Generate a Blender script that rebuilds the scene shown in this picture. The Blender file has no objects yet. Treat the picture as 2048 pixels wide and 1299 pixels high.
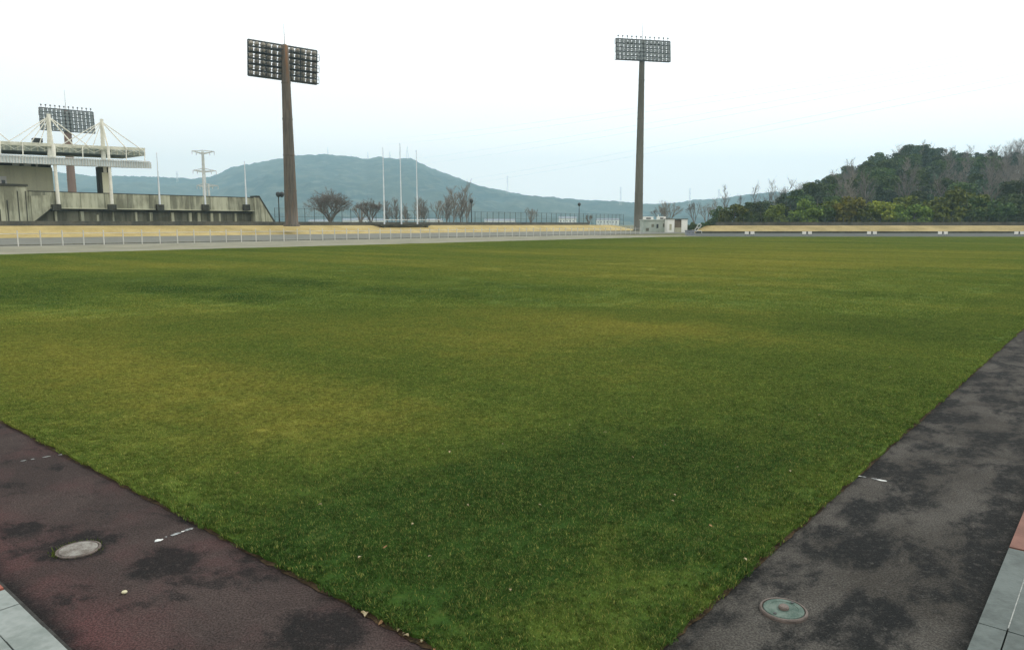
import bpy, math, random
from mathutils import Vector, Matrix
random.seed(7)
R = math.radians
scene = bpy.context.scene
COL = scene.collection

# ------------------------------------------------------------------ camera
H = 1.7; FPX = 1480.0; HY = 448.0; CX = 1024.0; CY = 649.5
TH = math.atan((CY - HY) / FPX); CT, SN = math.cos(TH), math.sin(TH)
cd = bpy.data.cameras.new('camera'); cam = bpy.data.objects.new('camera', cd); COL.objects.link(cam)
cam.location = (0, 0, H); cam.rotation_euler = (math.pi / 2 - TH, 0, 0)
cd.sensor_width = 36.0; cd.lens = 36.0 * FPX / 2048.0; cd.clip_start = 0.1; cd.clip_end = 20000
scene.camera = cam

def ray(px, py):
    x = (px - CX) / FPX; y = -(py - CY) / FPX
    return Vector((x, CT + y * SN, -SN + y * CT))
CAM = Vector((0, 0, H))
def G(px, py, z=0.0):
    d = ray(px, py); return CAM + d * ((z - H) / d.z)
def AT(px, py, Y):
    d = ray(px, py); return CAM + d * (Y / d.y)
O = G(1154, 1445)
eR = Vector((0.6446, 0.7646, 0)).normalized(); eL = Vector((-eR.y, eR.x, 0))
ANG = math.atan2(eR.y, eR.x)
def P(s, t, z=0.0):
    v = O + eR * s + eL * t; return Vector((v.x, v.y, z))
def onT(px, py, t):
    """point where the sight line meets the upright plane parallel to the long side of the field"""
    d = ray(px, py); n = eL; k = ((O + eL * t) - CAM).dot(n) / d.dot(n)
    return CAM + d * k
def S_of(p): return (p - O).dot(eR)
def xcol(px, Y): return (px - CX) / FPX * Y / 1.0 * (1 / (CT + (CY - HY) / FPX * SN))

# ------------------------------------------------------------------ mesh builder
class MB:
    def __init__(s): s.v = []; s.f = []; s.m = []; s.mi = 0
    def face(s, pts):
        b = len(s.v); s.v += [tuple(p) for p in pts]; s.f.append(tuple(range(b, b + len(pts)))); s.m.append(s.mi)
    def hexa(s, c):
        b = len(s.v); s.v += [tuple(p) for p in c]
        for q in ((0,3,2,1),(4,5,6,7),(0,1,5,4),(1,2,6,5),(2,3,7,6),(3,0,4,7)):
            s.f.append(tuple(b + i for i in q)); s.m.append(s.mi)
    def box(s, o, ax, ay, az):
        """o = lower corner; three edge vectors"""
        o, ax, ay, az = map(Vector, (o, ax, ay, az))
        s.hexa([o, o+ax, o+ax+ay, o+ay, o+az, o+ax+az, o+ax+ay+az, o+ay+az])
    def cbox(s, c, sx, sy, sz, ux=(1,0,0), uy=(0,1,0), uz=(0,0,1)):
        ux, uy, uz = Vector(ux)*sx, Vector(uy)*sy, Vector(uz)*sz
        s.box(Vector(c) - ux/2 - uy/2 - uz/2, ux, uy, uz)
    def tube(s, p, q, r0, r1=None, n=8, cap=True):
        p, q = Vector(p), Vector(q); r1 = r0 if r1 is None else r1
        d = (q - p).normalized(); a = d.orthogonal().normalized(); b_ = d.cross(a)
        b = len(s.v)
        for c, r in ((p, r0), (q, r1)):
            for i in range(n):
                t = 2*math.pi*i/n; s.v.append(tuple(c + a*(math.cos(t)*r) + b_*(math.sin(t)*r)))
        for i in range(n):
            j = (i+1) % n; s.f.append((b+i, b+j, b+n+j, b+n+i)); s.m.append(s.mi)
        if cap:
            s.f.append(tuple(b+i for i in reversed(range(n)))); s.m.append(s.mi)
            s.f.append(tuple(b+n+i for i in range(n))); s.m.append(s.mi)
    def lathe(s, prof, n=24, c=(0,0,0)):
        b = len(s.v); c = Vector(c)
        for r, z in prof:
            for i in range(n):
                t = 2*math.pi*i/n; s.v.append((c.x+r*math.cos(t), c.y+r*math.sin(t), c.z+z))
        for k in range(len(prof)-1):
            for i in range(n):
                j = (i+1) % n; s.f.append((b+k*n+i, b+k*n+j, b+(k+1)*n+j, b+(k+1)*n+i)); s.m.append(s.mi)
        if prof[-1][0] > 1e-4: s.f.append(tuple(b+(len(prof)-1)*n+i for i in range(n))); s.m.append(s.mi)
    def prism(s, pts, ext):
        """closed outline pts extruded by vector ext"""
        b = len(s.v); ext = Vector(ext); n = len(pts)
        s.v += [tuple(p) for p in pts] + [tuple(Vector(p)+ext) for p in pts]
        s.f.append(tuple(b+i for i in range(n))); s.m.append(s.mi)
        s.f.append(tuple(b+n+i for i in reversed(range(n)))); s.m.append(s.mi)
        for i in range(n):
            j = (i+1) % n; s.f.append((b+j, b+i, b+n+i, b+n+j)); s.m.append(s.mi)
    def mesh(s, name, mats, origin=(0,0,0), smooth=False, fix=True):
        o = Vector(origin); me = bpy.data.meshes.new(name)
        me.from_pydata([(v[0]-o.x, v[1]-o.y, v[2]-o.z) for v in s.v], [], s.f)
        for m in (mats if isinstance(mats, (list, tuple)) else [mats]): me.materials.append(m)
        me.polygons.foreach_set('material_index', s.m)
        if smooth: me.polygons.foreach_set('use_smooth', [True]*len(me.polygons))
        me.update()
        if fix and len(s.f) < 20000:
            import bmesh
            bm = bmesh.new(); bm.from_mesh(me); bmesh.ops.recalc_face_normals(bm, faces=bm.faces); bm.to_mesh(me); bm.free()
        return me
    def build(s, name, mats, parent=None, origin=None, smooth=False, loc=None, fix=True):
        if origin is None: origin = parent.get('_o', (0,0,0)) if parent else (0,0,0)
        ob = bpy.data.objects.new(name, s.mesh(name, mats, origin, smooth, fix)); COL.objects.link(ob)
        if parent: ob.parent = parent
        elif origin is not None: ob.location = origin
        if loc is not None: ob.location = loc
        return ob

def tag(o, label=None, cat=None, group=None, kind=None):
    if label: o['label'] = label
    if cat: o['category'] = cat
    if group: o['group'] = group
    if kind: o['kind'] = kind
    return o
ROOTS = []
def thing(name, label, cat, loc=(0,0,0), group=None, rz=0.0):
    o = bpy.data.objects.new(name, None); COL.objects.link(o); o.location = loc; o.rotation_euler.z = rz
    o['_o'] = tuple(loc) if rz == 0 else (0.0, 0.0, 0.0); ROOTS.append(o)
    return tag(o, label, cat, group)
def dup(o, parent=None, **kw):
    c = o.copy(); COL.objects.link(c); c.parent = parent
    for ch in [x for x in o.children]: dup(ch, c)
    if parent is None and o in ROOTS: ROOTS.append(c)
    return c

# ------------------------------------------------------------------ materials
class NT:
    def __init__(s, name):
        s.mat = bpy.data.materials.new(name); s.mat.use_nodes = True; s.t = s.mat.node_tree
        s.b = s.t.nodes['Principled BSDF']
    def n(s, typ, **kw):
        nd = s.t.nodes.new(typ)
        for k, v in kw.items(): setattr(nd, k, v)
        return nd
    def l(s, a, b): s.t.links.new(a, b)
    def val(s, sock, v):
        if hasattr(v, 'is_output'): s.l(v, sock)
        else: sock.default_value = v
    def pos(s): return s.n('ShaderNodeNewGeometry').outputs['Position']
    def obj(s): return s.n('ShaderNodeTexCoord').outputs['Object']
    def mapv(s, v, scale=(1,1,1), rot=(0,0,0), loc=(0,0,0)):
        m = s.n('ShaderNodeMapping'); s.l(v, m.inputs['Vector'])
        m.inputs['Scale'].default_value = scale; m.inputs['Rotation'].default_value = rot; m.inputs['Location'].default_value = loc
        return m.outputs[0]
    def noise(s, v, scale, detail=4, rough=0.55, dist=0.0):
        m = s.n('ShaderNodeTexNoise'); s.l(v, m.inputs['Vector'])
        m.inputs['Scale'].default_value = scale; m.inputs['Detail'].default_value = detail
        m.inputs['Roughness'].default_value = rough; m.inputs['Distortion'].default_value = dist
        return m.outputs['Fac']
    def ramp(s, fac, a, b, va=0.0, vb=1.0):
        m = s.n('ShaderNodeMapRange'); m.interpolation_type = 'SMOOTHSTEP'
        s.val(m.inputs['Value'], fac); m.inputs['From Min'].default_value = a; m.inputs['From Max'].default_value = b
        m.inputs['To Min'].default_value = va; m.inputs['To Max'].default_value = vb
        return m.outputs[0]
    def math(s, op, a, b=0.5, clamp=False):
        m = s.n('ShaderNodeMath', operation=op, use_clamp=clamp); s.val(m.inputs[0], a); s.val(m.inputs[1], b); return m.outputs[0]
    def mix(s, f, a, b, blend='MIX'):
        m = s.n('ShaderNodeMix', data_type='RGBA', blend_type=blend)
        s.val(m.inputs[0], f)
        for sk, c in ((m.inputs[6], a), (m.inputs[7], b)):
            if hasattr(c, 'is_output'): s.l(c, sk)
            else: sk.default_value = (*c, 1)
        return m.outputs[2]
    def bump(s, h, strength=0.5, dist=0.02):
        b = s.n('ShaderNodeBump'); b.inputs['Strength'].default_value = strength; b.inputs['Distance'].default_value = dist
        s.l(h, b.inputs['Height']); s.l(b.outputs[0], s.b.inputs['Normal'])
    def done(s, col, rough=0.8, spec=0.3, metal=0.0):
        s.val(s.b.inputs['Base Color'], col if hasattr(col, 'is_output') else (*col, 1))
        s.val(s.b.inputs['Roughness'], rough); s.val(s.b.inputs['Specular IOR Level'], spec); s.val(s.b.inputs['Metallic'], metal)
        return s.mat

def mottled(name, c1, c2, scale, rough=0.8, bump=0.2, bscale=None, spec=0.25, stretch=(1,1,1), bdist=0.02, world=True):
    t = NT(name); p = t.mapv(t.pos() if world else t.obj(), stretch)
    n1 = t.noise(p, scale, 6); n2 = t.noise(p, scale*7.3, 4)
    f = t.ramp(t.math('ADD', t.math('MULTIPLY', n1, 0.65), t.math('MULTIPLY', n2, 0.35)), 0.36, 0.64)
    if bump: t.bump(t.noise(p, bscale or scale*10, 3), bump, bdist)
    return t.done(t.mix(f, c1, c2), rough, spec)

def concrete(name, base, dark, streak=1.0, rough=0.85):
    t = NT(name); p = t.pos()
    st = t.noise(t.mapv(p, (1, 1, 0.12)), 1.1, 6, 0.65)
    big = t.noise(p, 0.25, 5); fine = t.noise(p, 6, 4)
    f = t.math('ADD', t.math('MULTIPLY', st, 0.6), t.math('MULTIPLY', big, 0.4))
    f = t.ramp(f, 0.40, 0.60)
    c = t.mix(t.math('MULTIPLY', f, streak), base, dark)
    c = t.mix(t.math('MULTIPLY', fine, 0.35), c, tuple(x*0.72 for x in base))
    sx = t.n('ShaderNodeSeparateXYZ'); t.l(t.mapv(p, (1, 1, 1), (0, 0, -ANG)), sx.inputs[0])
    fr = t.math('FRACT', t.math('DIVIDE', sx.outputs[0], 3.3), 0)
    c = t.mix(t.math('MULTIPLY', t.math('LESS_THAN', fr, 0.045), 0.65), c, dark)
    t.bump(fine, 0.15, 0.05)
    return t.done(c, rough, 0.1)

M = {}
# ---- turf colour shared by the field sheet and the blades
def turf_color(t):
    p = t.pos()
    q = t.mapv(p, (1, 1, 0), (0, 0, -ANG))
    a = t.noise(t.mapv(q, (0.16, 0.05, 0)), 1.0, 4, 0.55, 0.4)     # long soft mowing bands along the short side
    b = t.noise(t.mapv(q, (0.35, 0.35, 0)), 1.0, 5, 0.6, 0.6)
    c = t.noise(p, 2.6, 7, 0.75)
    f = t.math('ADD', t.math('MULTIPLY', a, 0.44), t.math('ADD', t.math('MULTIPLY', b, 0.28), t.math('MULTIPLY', c, 0.34)))
    f = t.math('SUBTRACT', f, 0.015)
    # dry worn patches and lush ones; the near lush ones also paint foreground darkening
    def patch(center, rs, rt, amt):
        v = t.n('ShaderNodeVectorMath', operation='SUBTRACT'); t.l(p, v.inputs[0]); v.inputs[1].default_value = (center.x, center.y, 0)
        w = t.mapv(t.mapv(v.outputs[0], (1, 1, 0), (0, 0, -ANG)), (1/rs, 1/rt, 0))
        L = t.n('ShaderNodeVectorMath', operation='LENGTH'); t.l(w, L.inputs[0])
        d = t.math('ADD', L.outputs['Value'], t.math('MULTIPLY', t.math('SUBTRACT', b, 0.5), 1.6))
        return t.ramp(d, 0.0, 1.35, amt*0.85, 0.0)
    for ctr, rs, rt, amt in TURF_PATCHES:
        f = t.math('ADD', f, patch(ctr, rs, rt, amt))
    # faint regular mowing passes
    wv = t.n('ShaderNodeSeparateXYZ'); t.l(q, wv.inputs[0])
    s = t.math('SINE', t.math('MULTIPLY', wv.outputs[0], 1.9), 0)
    f = t.math('ADD', f, t.math('MULTIPLY', s, 0.022))
    lush = t.mix(t.ramp(f, 0.34, 0.52), (0.032, 0.074, 0.013), (0.105, 0.152, 0.025))
    return t.mix(t.ramp(f, 0.48, 0.74), lush, (0.262, 0.245, 0.046)), f
TURF_PATCHES = [
    (G(150, 760), 2.2, 4.5, 0.17), (G(560, 860), 1.5, 2.2, 0.09), (G(60, 650), 3.0, 5.0, 0.10), (G(1000, 690), 5.0, 5.0, 0.09),
    (G(1300, 660), 6.0, 5.0, 0.09), (G(1240, 1215), 0.4, 0.4, 0.05), (G(1160, 1290), 0.3, 0.35, 0.07), (G(1650, 540), 20, 10, 0.08),
    (G(1000, 1000), 1.7, 1.7, -0.13), (G(1350, 980), 1.3, 1.5, -0.13), (G(800, 1120), 1.1, 1.0, -0.08), (G(250, 570), 8, 7, -0.10),
    (G(850, 590), 8, 9, -0.07), (G(500, 520), 30, 10, 0.06), (G(1300, 510), 30, 14, 0.07), (G(1750, 500), 30, 20, 0.06), (G(1500, 730), 3.5, 5.0, -0.08), (G(1800, 700), 5, 3, -0.10), (G(1950, 560), 14, 5, -0.09),
]
t = NT('turf_sheet'); c, f = turf_color(t)
fine = t.noise(t.pos(), 38, 4, 0.7); mid = t.noise(t.pos(), 7, 4, 0.7)
c = t.mix(t.ramp(fine, 0.35, 0.65, 0.0, 0.55), c, t.mix(0.5, c, (0.01, 0.018, 0.006)))
c = t.mix(t.ramp(mid, 0.5, 0.75, 0, 0.28), c, (0.19, 0.18, 0.06))
t.bump(fine, 0.6, 0.03); M['turf'] = t.done(c, 0.95, 0.05)

t = NT('grass_blades'); c, f = turf_color(t)
at = t.n('ShaderNodeAttribute', attribute_name='rnd'); rnd = at.outputs['Fac']
c = t.mix(t.ramp(rnd, 0.0, 0.75, 0.0, 0.5), c, (0.050, 0.094, 0.020))
c = t.mix(t.ramp(rnd, 0.80, 0.97, 0.0, 0.65), c, (0.23, 0.20, 0.06))
hsv = t.n('ShaderNodeHueSaturation'); t.l(c, hsv.inputs['Color']); t.val(hsv.inputs['Value'], t.math('MULTIPLY', t.math('ADD', t.math('MULTIPLY', rnd, 1.25), 0.66), t.ramp(t.noise(t.pos(), 24, 4, 0.7), 0.36, 0.64, 0.66, 1.34)))
M['blade'] = t.done(hsv.outputs[0], 0.7, 0.10)
tr = t.n('ShaderNodeBsdfTranslucent'); t.l(hsv.outputs[0], tr.inputs['Color'])
ms = t.n('ShaderNodeMixShader'); ms.inputs[0].default_value = 0.38; t.l(t.b.outputs[0], ms.inputs[1]); t.l(tr.outputs[0], ms.inputs[2])
t.l(ms.outputs[0], t.t.nodes['Material Output'].inputs['Surface'])

# ---- rubber running track
def rubber(name, base, pale, stain, red, red_amt):
    left = 'left' in name
    t = NT(name); p = t.pos(); q = t.mapv(p, (1, 1, 0), (0, 0, -ANG))
    big = t.noise(p, 1.1, 6, 0.62, 0.5); st2 = t.noise(t.mapv(q, (1.7, 1.0, 0)) if left else t.mapv(q, (1.0, 1.6, 0)), 1.7 if left else 2.1, 8, 0.70, 0.2)
    gr = t.noise(p, 105, 4, 0.8); gm = t.noise(p, 21, 6, 0.8)
    c = t.mix(t.ramp(big, 0.40, 0.62), base, pale)
    if red_amt:
        c = t.mix(t.ramp(t.noise(p, 1.7, 5, 0.6, 0.4), 0.44, 0.66, 0, red_amt), c, red)
        sx = t.n('ShaderNodeSeparateXYZ'); v = t.n('ShaderNodeVectorMath', operation='SUBTRACT'); t.l(p, v.inputs[0]); v.inputs[1].default_value = O
        t.l(t.mapv(v.outputs[0], (1, 1, 0), (0, 0, -ANG)), sx.inputs[0])
        c = t.mix(t.math('MULTIPLY', t.ramp(sx.outputs[0], -0.95, -0.50, 0.85, 0), t.ramp(big, 0.40, 0.58, 0.15, 1.0)), c, (0.108, 0.049, 0.048))
    st3 = t.math('ADD', st2, t.math('MULTIPLY', t.math('SUBTRACT', gm, 0.5), 0.22))
    sm = t.ramp(st3, 0.51, 0.64, 0, 0.85) if left else t.ramp(st3, 0.43, 0.58, 0, 0.95)
    if left:
        # dark hollow painted round the grey lid, and dark spots near it
        for cx_, cy_, r in ((G(157, 1090).x, G(157, 1090).y, 0.21), (G(45, 1058).x, G(45, 1058).y, 0.13), (G(640, 1262).x, G(640, 1262).y, 0.22), (G(330, 1125).x, G(330, 1125).y, 0.2)):
            v = t.n('ShaderNodeVectorMath', operation='SUBTRACT'); t.l(p, v.inputs[0]); v.inputs[1].default_value = (cx_, cy_, 0)
            L = t.n('ShaderNodeVectorMath', operation='LENGTH'); t.l(v.outputs[0], L.inputs[0])
            d = t.math('ADD', L.outputs['Value'], t.math('MULTIPLY', t.math('SUBTRACT', t.noise(p, 9, 6, 0.7), 0.5), 0.35))
            sm = t.math('MAXIMUM', sm, t.ramp(d, r*0.6, r*1.15, 0.9, 0.0))
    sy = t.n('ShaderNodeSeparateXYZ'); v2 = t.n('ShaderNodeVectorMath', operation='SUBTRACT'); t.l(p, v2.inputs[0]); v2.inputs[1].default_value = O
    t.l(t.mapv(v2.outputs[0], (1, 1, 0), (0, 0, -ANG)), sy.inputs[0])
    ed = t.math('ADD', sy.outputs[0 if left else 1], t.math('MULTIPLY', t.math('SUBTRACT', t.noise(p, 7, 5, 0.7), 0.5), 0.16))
    sm = t.math('MAXIMUM', sm, t.ramp(ed, -0.95, -0.84, 0.92, 0.0))  # shadowy band along the slab edge, painted in the stain colour
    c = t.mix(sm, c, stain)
    c = t.mix(t.ramp(gm, 0.50, 0.72, 0, 0.5), c, tuple(x*1.6 for x in pale))
    c = t.mix(t.ramp(t.noise(p, 220, 2, 0.5), 0.66, 0.72, 0, 0.6), c, (0.20, 0.19, 0.17))
    c = t.mix(t.ramp(gr, 0.42, 0.58), t.mix(0.6, c, (0.004, 0.004, 0.004)), c)
    t.bump(t.math('ADD', gr, t.math('MULTIPLY', gm, 0.5)), 0.45, 0.008)
    return t.done(c, 0.9, 0.07)
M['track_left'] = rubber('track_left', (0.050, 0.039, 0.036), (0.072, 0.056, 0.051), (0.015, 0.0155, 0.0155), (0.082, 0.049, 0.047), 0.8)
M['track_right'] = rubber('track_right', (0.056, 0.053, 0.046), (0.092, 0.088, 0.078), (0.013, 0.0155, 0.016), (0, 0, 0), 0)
M['asphalt'] = mottled('asphalt', (0.125, 0.130, 0.112), (0.18, 0.185, 0.16), 0.5, 0.95, 0.2, 30, 0.1)
M['asphalt_dark'] = mottled('asphalt_dark', (0.065, 0.074, 0.066), (0.095, 0.104, 0.092), 0.4, 0.95, 0.2, 30, 0.1)
M['apron'] = mottled('apron', (0.17, 0.17, 0.125), (0.25, 0.245, 0.185), 0.35, 0.95, 0.2, 20, 0.1)
M['soil'] = mottled('soil', (0.020, 0.016, 0.010), (0.075, 0.052, 0.028), 14, 0.95, 0.8, 60, 0.1, bdist=0.02)
M['ground'] = mottled('ground', (0.10, 0.11, 0.05), (0.17, 0.15, 0.08), 0.05, 0.95, 0.2, 1, 0.1)
M['bank'] = mottled('bank', (0.33, 0.26, 0.105), (0.43, 0.345, 0.155), 0.35, 0.95, 0.6, 6, 0.1, bdist=0.15)
M['bank_right'] = mottled('bank_right', (0.24, 0.195, 0.085), (0.36, 0.29, 0.14), 0.3, 0.95, 0.6, 6, 0.1, bdist=0.15)
M['scrub'] = mottled('scrub', (0.020, 0.030, 0.014), (0.055, 0.06, 0.03), 0.25, 0.95, 0.6, 2, 0.1, bdist=0.4)
M['dark_wall'] = mottled('dark_wall', (0.060, 0.062, 0.052), (0.12, 0.115, 0.09), 0.5, 0.9, 0.2, 8)
M['paint'] = mottled('paint', (0.40, 0.43, 0.43), (0.74, 0.75, 0.72), 60, 0.7, 0, spec=0.35)
M['white'] = mottled('white', (0.70, 0.71, 0.66), (0.82, 0.82, 0.77), 0.6, 0.5, 0, spec=0.4)
M['rail_white'] = mottled('rail_white', (0.46, 0.47, 0.43), (0.60, 0.60, 0.55), 0.4, 0.6, 0)
M['steel_white'] = mottled('steel_white', (0.60, 0.60, 0.50), (0.78, 0.77, 0.66), 0.8, 0.5, 0, spec=0.4)
M['flag_white'] = mottled('flag_white', (0.60, 0.66, 0.68), (0.72, 0.77, 0.78), 1.0, 0.45, 0, spec=0.4)
M['dark_metal'] = mottled('dark_metal', (0.020, 0.026, 0.026), (0.045, 0.052, 0.05), 2, 0.55, 0, spec=0.4)
M['fence_dark'] = mottled('fence_dark', (0.045, 0.060, 0.058), (0.085, 0.10, 0.095), 2, 0.6, 0, spec=0.3)
M['lamp_rear'] = mottled('lamp_rear', (0.24, 0.222, 0.18), (0.38, 0.35, 0.28), 1.0, 0.5, 0, spec=0.4)
M['lamp_grey'] = mottled('lamp_grey', (0.07, 0.09, 0.083), (0.15, 0.175, 0.16), 1.0, 0.5, 0, spec=0.5)
M['lamp_glass'] = mottled('lamp_glass', (0.07, 0.09, 0.085), (0.20, 0.23, 0.22), 1.5, 0.3, 0, spec=0.6)
M['concrete'] = concrete('concrete', (0.50, 0.51, 0.37), (0.12, 0.12, 0.08), 0.95)
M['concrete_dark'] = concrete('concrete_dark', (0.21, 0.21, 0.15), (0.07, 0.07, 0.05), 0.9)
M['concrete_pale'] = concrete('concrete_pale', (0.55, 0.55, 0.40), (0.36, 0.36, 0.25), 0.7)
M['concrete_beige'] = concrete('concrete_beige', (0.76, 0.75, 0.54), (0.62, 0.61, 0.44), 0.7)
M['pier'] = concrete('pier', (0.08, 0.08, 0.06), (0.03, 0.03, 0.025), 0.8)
M['roof_sheet'] = mottled('roof_sheet', (0.50, 0.58, 0.58), (0.66, 0.73, 0.72), 0.8, 0.5, 0)
M['roof_dark'] = mottled('roof_dark', (0.26, 0.29, 0.25), (0.46, 0.48, 0.42), 0.5, 0.7, 0)
M['roof_beam'] = mottled('roof_beam', (0.48, 0.48, 0.37), (0.66, 0.65, 0.52), 0.5, 0.6, 0)
M['cable'] = mottled('cable', (0.30, 0.32, 0.32), (0.42, 0.44, 0.43), 0.5, 0.6, 0)
M['galv'] = mottled('galv', (0.44, 0.46, 0.43), (0.62, 0.63, 0.58), 0.6, 0.5, 0, spec=0.4)
t = NT('pole_brown'); p = t.pos()
stn = t.noise(t.mapv(p, (1.2, 1.2, 0.07)), 1.0, 6, 0.65); stf = t.noise(t.mapv(p, (3, 3, 0.25)), 1.5, 5, 0.65)
c = t.mix(t.ramp(stf, 0.35, 0.65), (0.070, 0.060, 0.044), (0.125, 0.105, 0.078))
c = t.mix(t.ramp(stn, 0.52, 0.66, 0, 0.8), c, (0.20, 0.09, 0.028)); M['pole'] = t.done(c, 0.7, 0.3)
M['pole_grey'] = mottled('pole_grey', (0.080, 0.080, 0.062), (0.135, 0.128, 0.098), 0.5, 0.6, 0, stretch=(1, 1, 0.1))
M['pole_red'] = mottled('pole_red', (0.13, 0.10, 0.08), (0.22, 0.15, 0.12), 0.5, 0.7, 0, stretch=(1, 1, 0.1))
M['bark'] = mottled('bark', (0.085, 0.075, 0.065), (0.16, 0.14, 0.125), 1.5, 0.9, 0)
M['twig'] = mottled('twig', (0.13, 0.118, 0.102), (0.215, 0.195, 0.17), 0.7, 0.9, 0)
M['twig_pale'] = mottled('twig_pale', (0.17, 0.15, 0.12), (0.27, 0.24, 0.20), 0.7, 0.9, 0)
def leafmat(name, c1, c2, c3):
    t = NT(name); p = t.pos(); oi = t.n('ShaderNodeObjectInfo').outputs['Random']
    a = t.noise(p, 0.9, 3); b = t.noise(p, 5, 2)
    c = t.mix(t.ramp(a, 0.38, 0.62), c1, c2); c = t.mix(t.ramp(b, 0.5, 0.72, 0, 0.7), c, c3)
    h = t.n('ShaderNodeHueSaturation'); t.l(c, h.inputs['Color'])
    t.val(h.inputs['Value'], t.math('ADD', t.math('MULTIPLY', oi, 0.8), 0.6)); t.val(h.inputs['Hue'], t.math('ADD', t.math('MULTIPLY', oi, 0.05), 0.47))
    return t.done(h.outputs[0], 0.75, 0.15)
M['leaf_pine'] = leafmat('leaf_pine', (0.030, 0.055, 0.030), (0.062, 0.092, 0.050), (0.11, 0.14, 0.08))
M['leaf_dark'] = leafmat('leaf_dark', (0.034, 0.064, 0.018), (0.075, 0.112, 0.030), (0.14, 0.17, 0.05))
M['leaf_mid'] = leafmat('leaf_mid', (0.070, 0.105, 0.018), (0.14, 0.185, 0.030), (0.22, 0.25, 0.05))
M['leaf_yellow'] = leafmat('leaf_yellow', (0.13, 0.16, 0.018), (0.24, 0.25, 0.03), (0.33, 0.32, 0.05))
M['leaf_dry'] = mottled('leaf_dry', (0.28, 0.23, 0.12), (0.46, 0.40, 0.26), 40, 0.7, 0)
M['leaf_pale'] = mottled('leaf_pale', (0.36, 0.34, 0.20), (0.55, 0.52, 0.36), 90, 0.7, 0)
M['leaf_brown'] = mottled('leaf_brown', (0.22, 0.13, 0.06), (0.38, 0.24, 0.11), 40, 0.7, 0)
M['leaf_green'] = mottled('leaf_green', (0.36, 0.42, 0.10), (0.50, 0.52, 0.16), 40, 0.7, 0)
M['slab_grey'] = mottled('slab_grey', (0.15, 0.18, 0.165), (0.24, 0.27, 0.255), 3.5, 0.7, 0.3, 90, 0.3, bdist=0.004)
M['slab_right'] = mottled('slab_right', (0.030, 0.047, 0.043), (0.070, 0.094, 0.088), 5, 0.6, 0.3, 90, 0.35, bdist=0.004)
M['slab_red'] = mottled('slab_red', (0.22, 0.070, 0.045), (0.31, 0.11, 0.075), 6, 0.75, 0.3, 90, bdist=0.004)
M['slab_red_right'] = mottled('slab_red_right', (0.13, 0.062, 0.045), (0.18, 0.088, 0.066), 6, 0.75, 0.3, 90, bdist=0.004)
M['grout'] = mottled('grout', (0.16, 0.18, 0.17), (0.34, 0.36, 0.34), 40, 0.9, 0)
M['joint'] = mottled('joint', (0.022, 0.022, 0.02), (0.05, 0.05, 0.045), 20, 0.9, 0)
M['lid_grey'] = mottled('lid_grey', (0.10, 0.085, 0.07), (0.235, 0.23, 0.205), 17, 0.7, 0.4, 160, bdist=0.003)
M['lid_green'] = mottled('lid_green', (0.042, 0.078, 0.062), (0.115, 0.155, 0.130), 19, 0.75, 0.3, 160, bdist=0.003)
M['lid_ring'] = mottled('lid_ring', (0.085, 0.072, 0.062), (0.150, 0.125, 0.108), 20, 0.75, 0.4, 160, bdist=0.003)
M['mountain'] = None
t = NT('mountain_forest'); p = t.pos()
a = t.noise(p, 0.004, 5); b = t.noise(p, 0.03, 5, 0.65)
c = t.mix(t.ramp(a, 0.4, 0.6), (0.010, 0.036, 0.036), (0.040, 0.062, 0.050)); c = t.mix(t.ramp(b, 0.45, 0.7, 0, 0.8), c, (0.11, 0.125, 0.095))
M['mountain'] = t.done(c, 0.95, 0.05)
M['hut'] = mottled('hut', (0.33, 0.39, 0.33), (0.45, 0.50, 0.43), 0.8, 0.8, 0)
M['shed_white'] = mottled('shed_white', (0.74, 0.76, 0.68), (0.84, 0.85, 0.78), 0.5, 0.6, 0)
M['brown'] = mottled('brown', (0.10, 0.085, 0.055), (0.18, 0.145, 0.10), 1.2, 0.8, 0)
M['glass_dark'] = mottled('glass_dark', (0.02, 0.03, 0.03), (0.035, 0.045, 0.045), 1, 0.2, 0, spec=0.5)
M['box_blue'] = mottled('box_blue', (0.20, 0.225, 0.26), (0.28, 0.30, 0.33), 1, 0.6, 0)

# ------------------------------------------------------------------ world, sun
w = bpy.data.worlds.new('World'); scene.world = w; w.use_nodes = True
nt = w.node_tree; bg = nt.nodes['Background']
SUN_AZ, SUN_EL = R(55), R(42)
sky = nt.nodes.new('ShaderNodeTexSky'); sky.sky_type = 'NISHITA'; sky.sun_disc = False
sky.sun_elevation = SUN_EL; sky.sun_rotation = SUN_AZ; sky.dust_density = 6.0; sky.air_density = 1.0; sky.ozone_density = 1.0
# thin overcast: the clear sky veiled by a bright white cloud layer, a little bluer and dimmer low on the left
tc = nt.nodes.new('ShaderNodeTexCoord')
dt = nt.nodes.new('ShaderNodeVectorMath'); dt.operation = 'DOT_PRODUCT'; nt.links.new(tc.outputs['Generated'], dt.inputs[0]); dt.inputs[1].default_value = (0.62, 0.25, 1.35)
rm = nt.nodes.new('ShaderNodeMapRange'); rm.interpolation_type = 'SMOOTHSTEP'; nt.links.new(dt.outputs['Value'], rm.inputs['Value'])
rm.inputs['From Min'].default_value = -0.35; rm.inputs['From Max'].default_value = 0.72
mc = nt.nodes.new('ShaderNodeMix'); mc.data_type = 'RGBA'; nt.links.new(rm.outputs[0], mc.inputs[0])
mc.inputs[6].default_value = (12.2, 11.1, 10.3, 1); mc.inputs[7].default_value = (13.2, 13.2, 13.1, 1)
mx = nt.nodes.new('ShaderNodeMix'); mx.data_type = 'RGBA'; mx.inputs[0].default_value = 0.88
nt.links.new(sky.outputs[0], mx.inputs[6]); nt.links.new(mc.outputs[2], mx.inputs[7])
nt.links.new(mx.outputs[2], bg.inputs['Color']); bg.inputs['Strength'].default_value = 0.115
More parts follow.
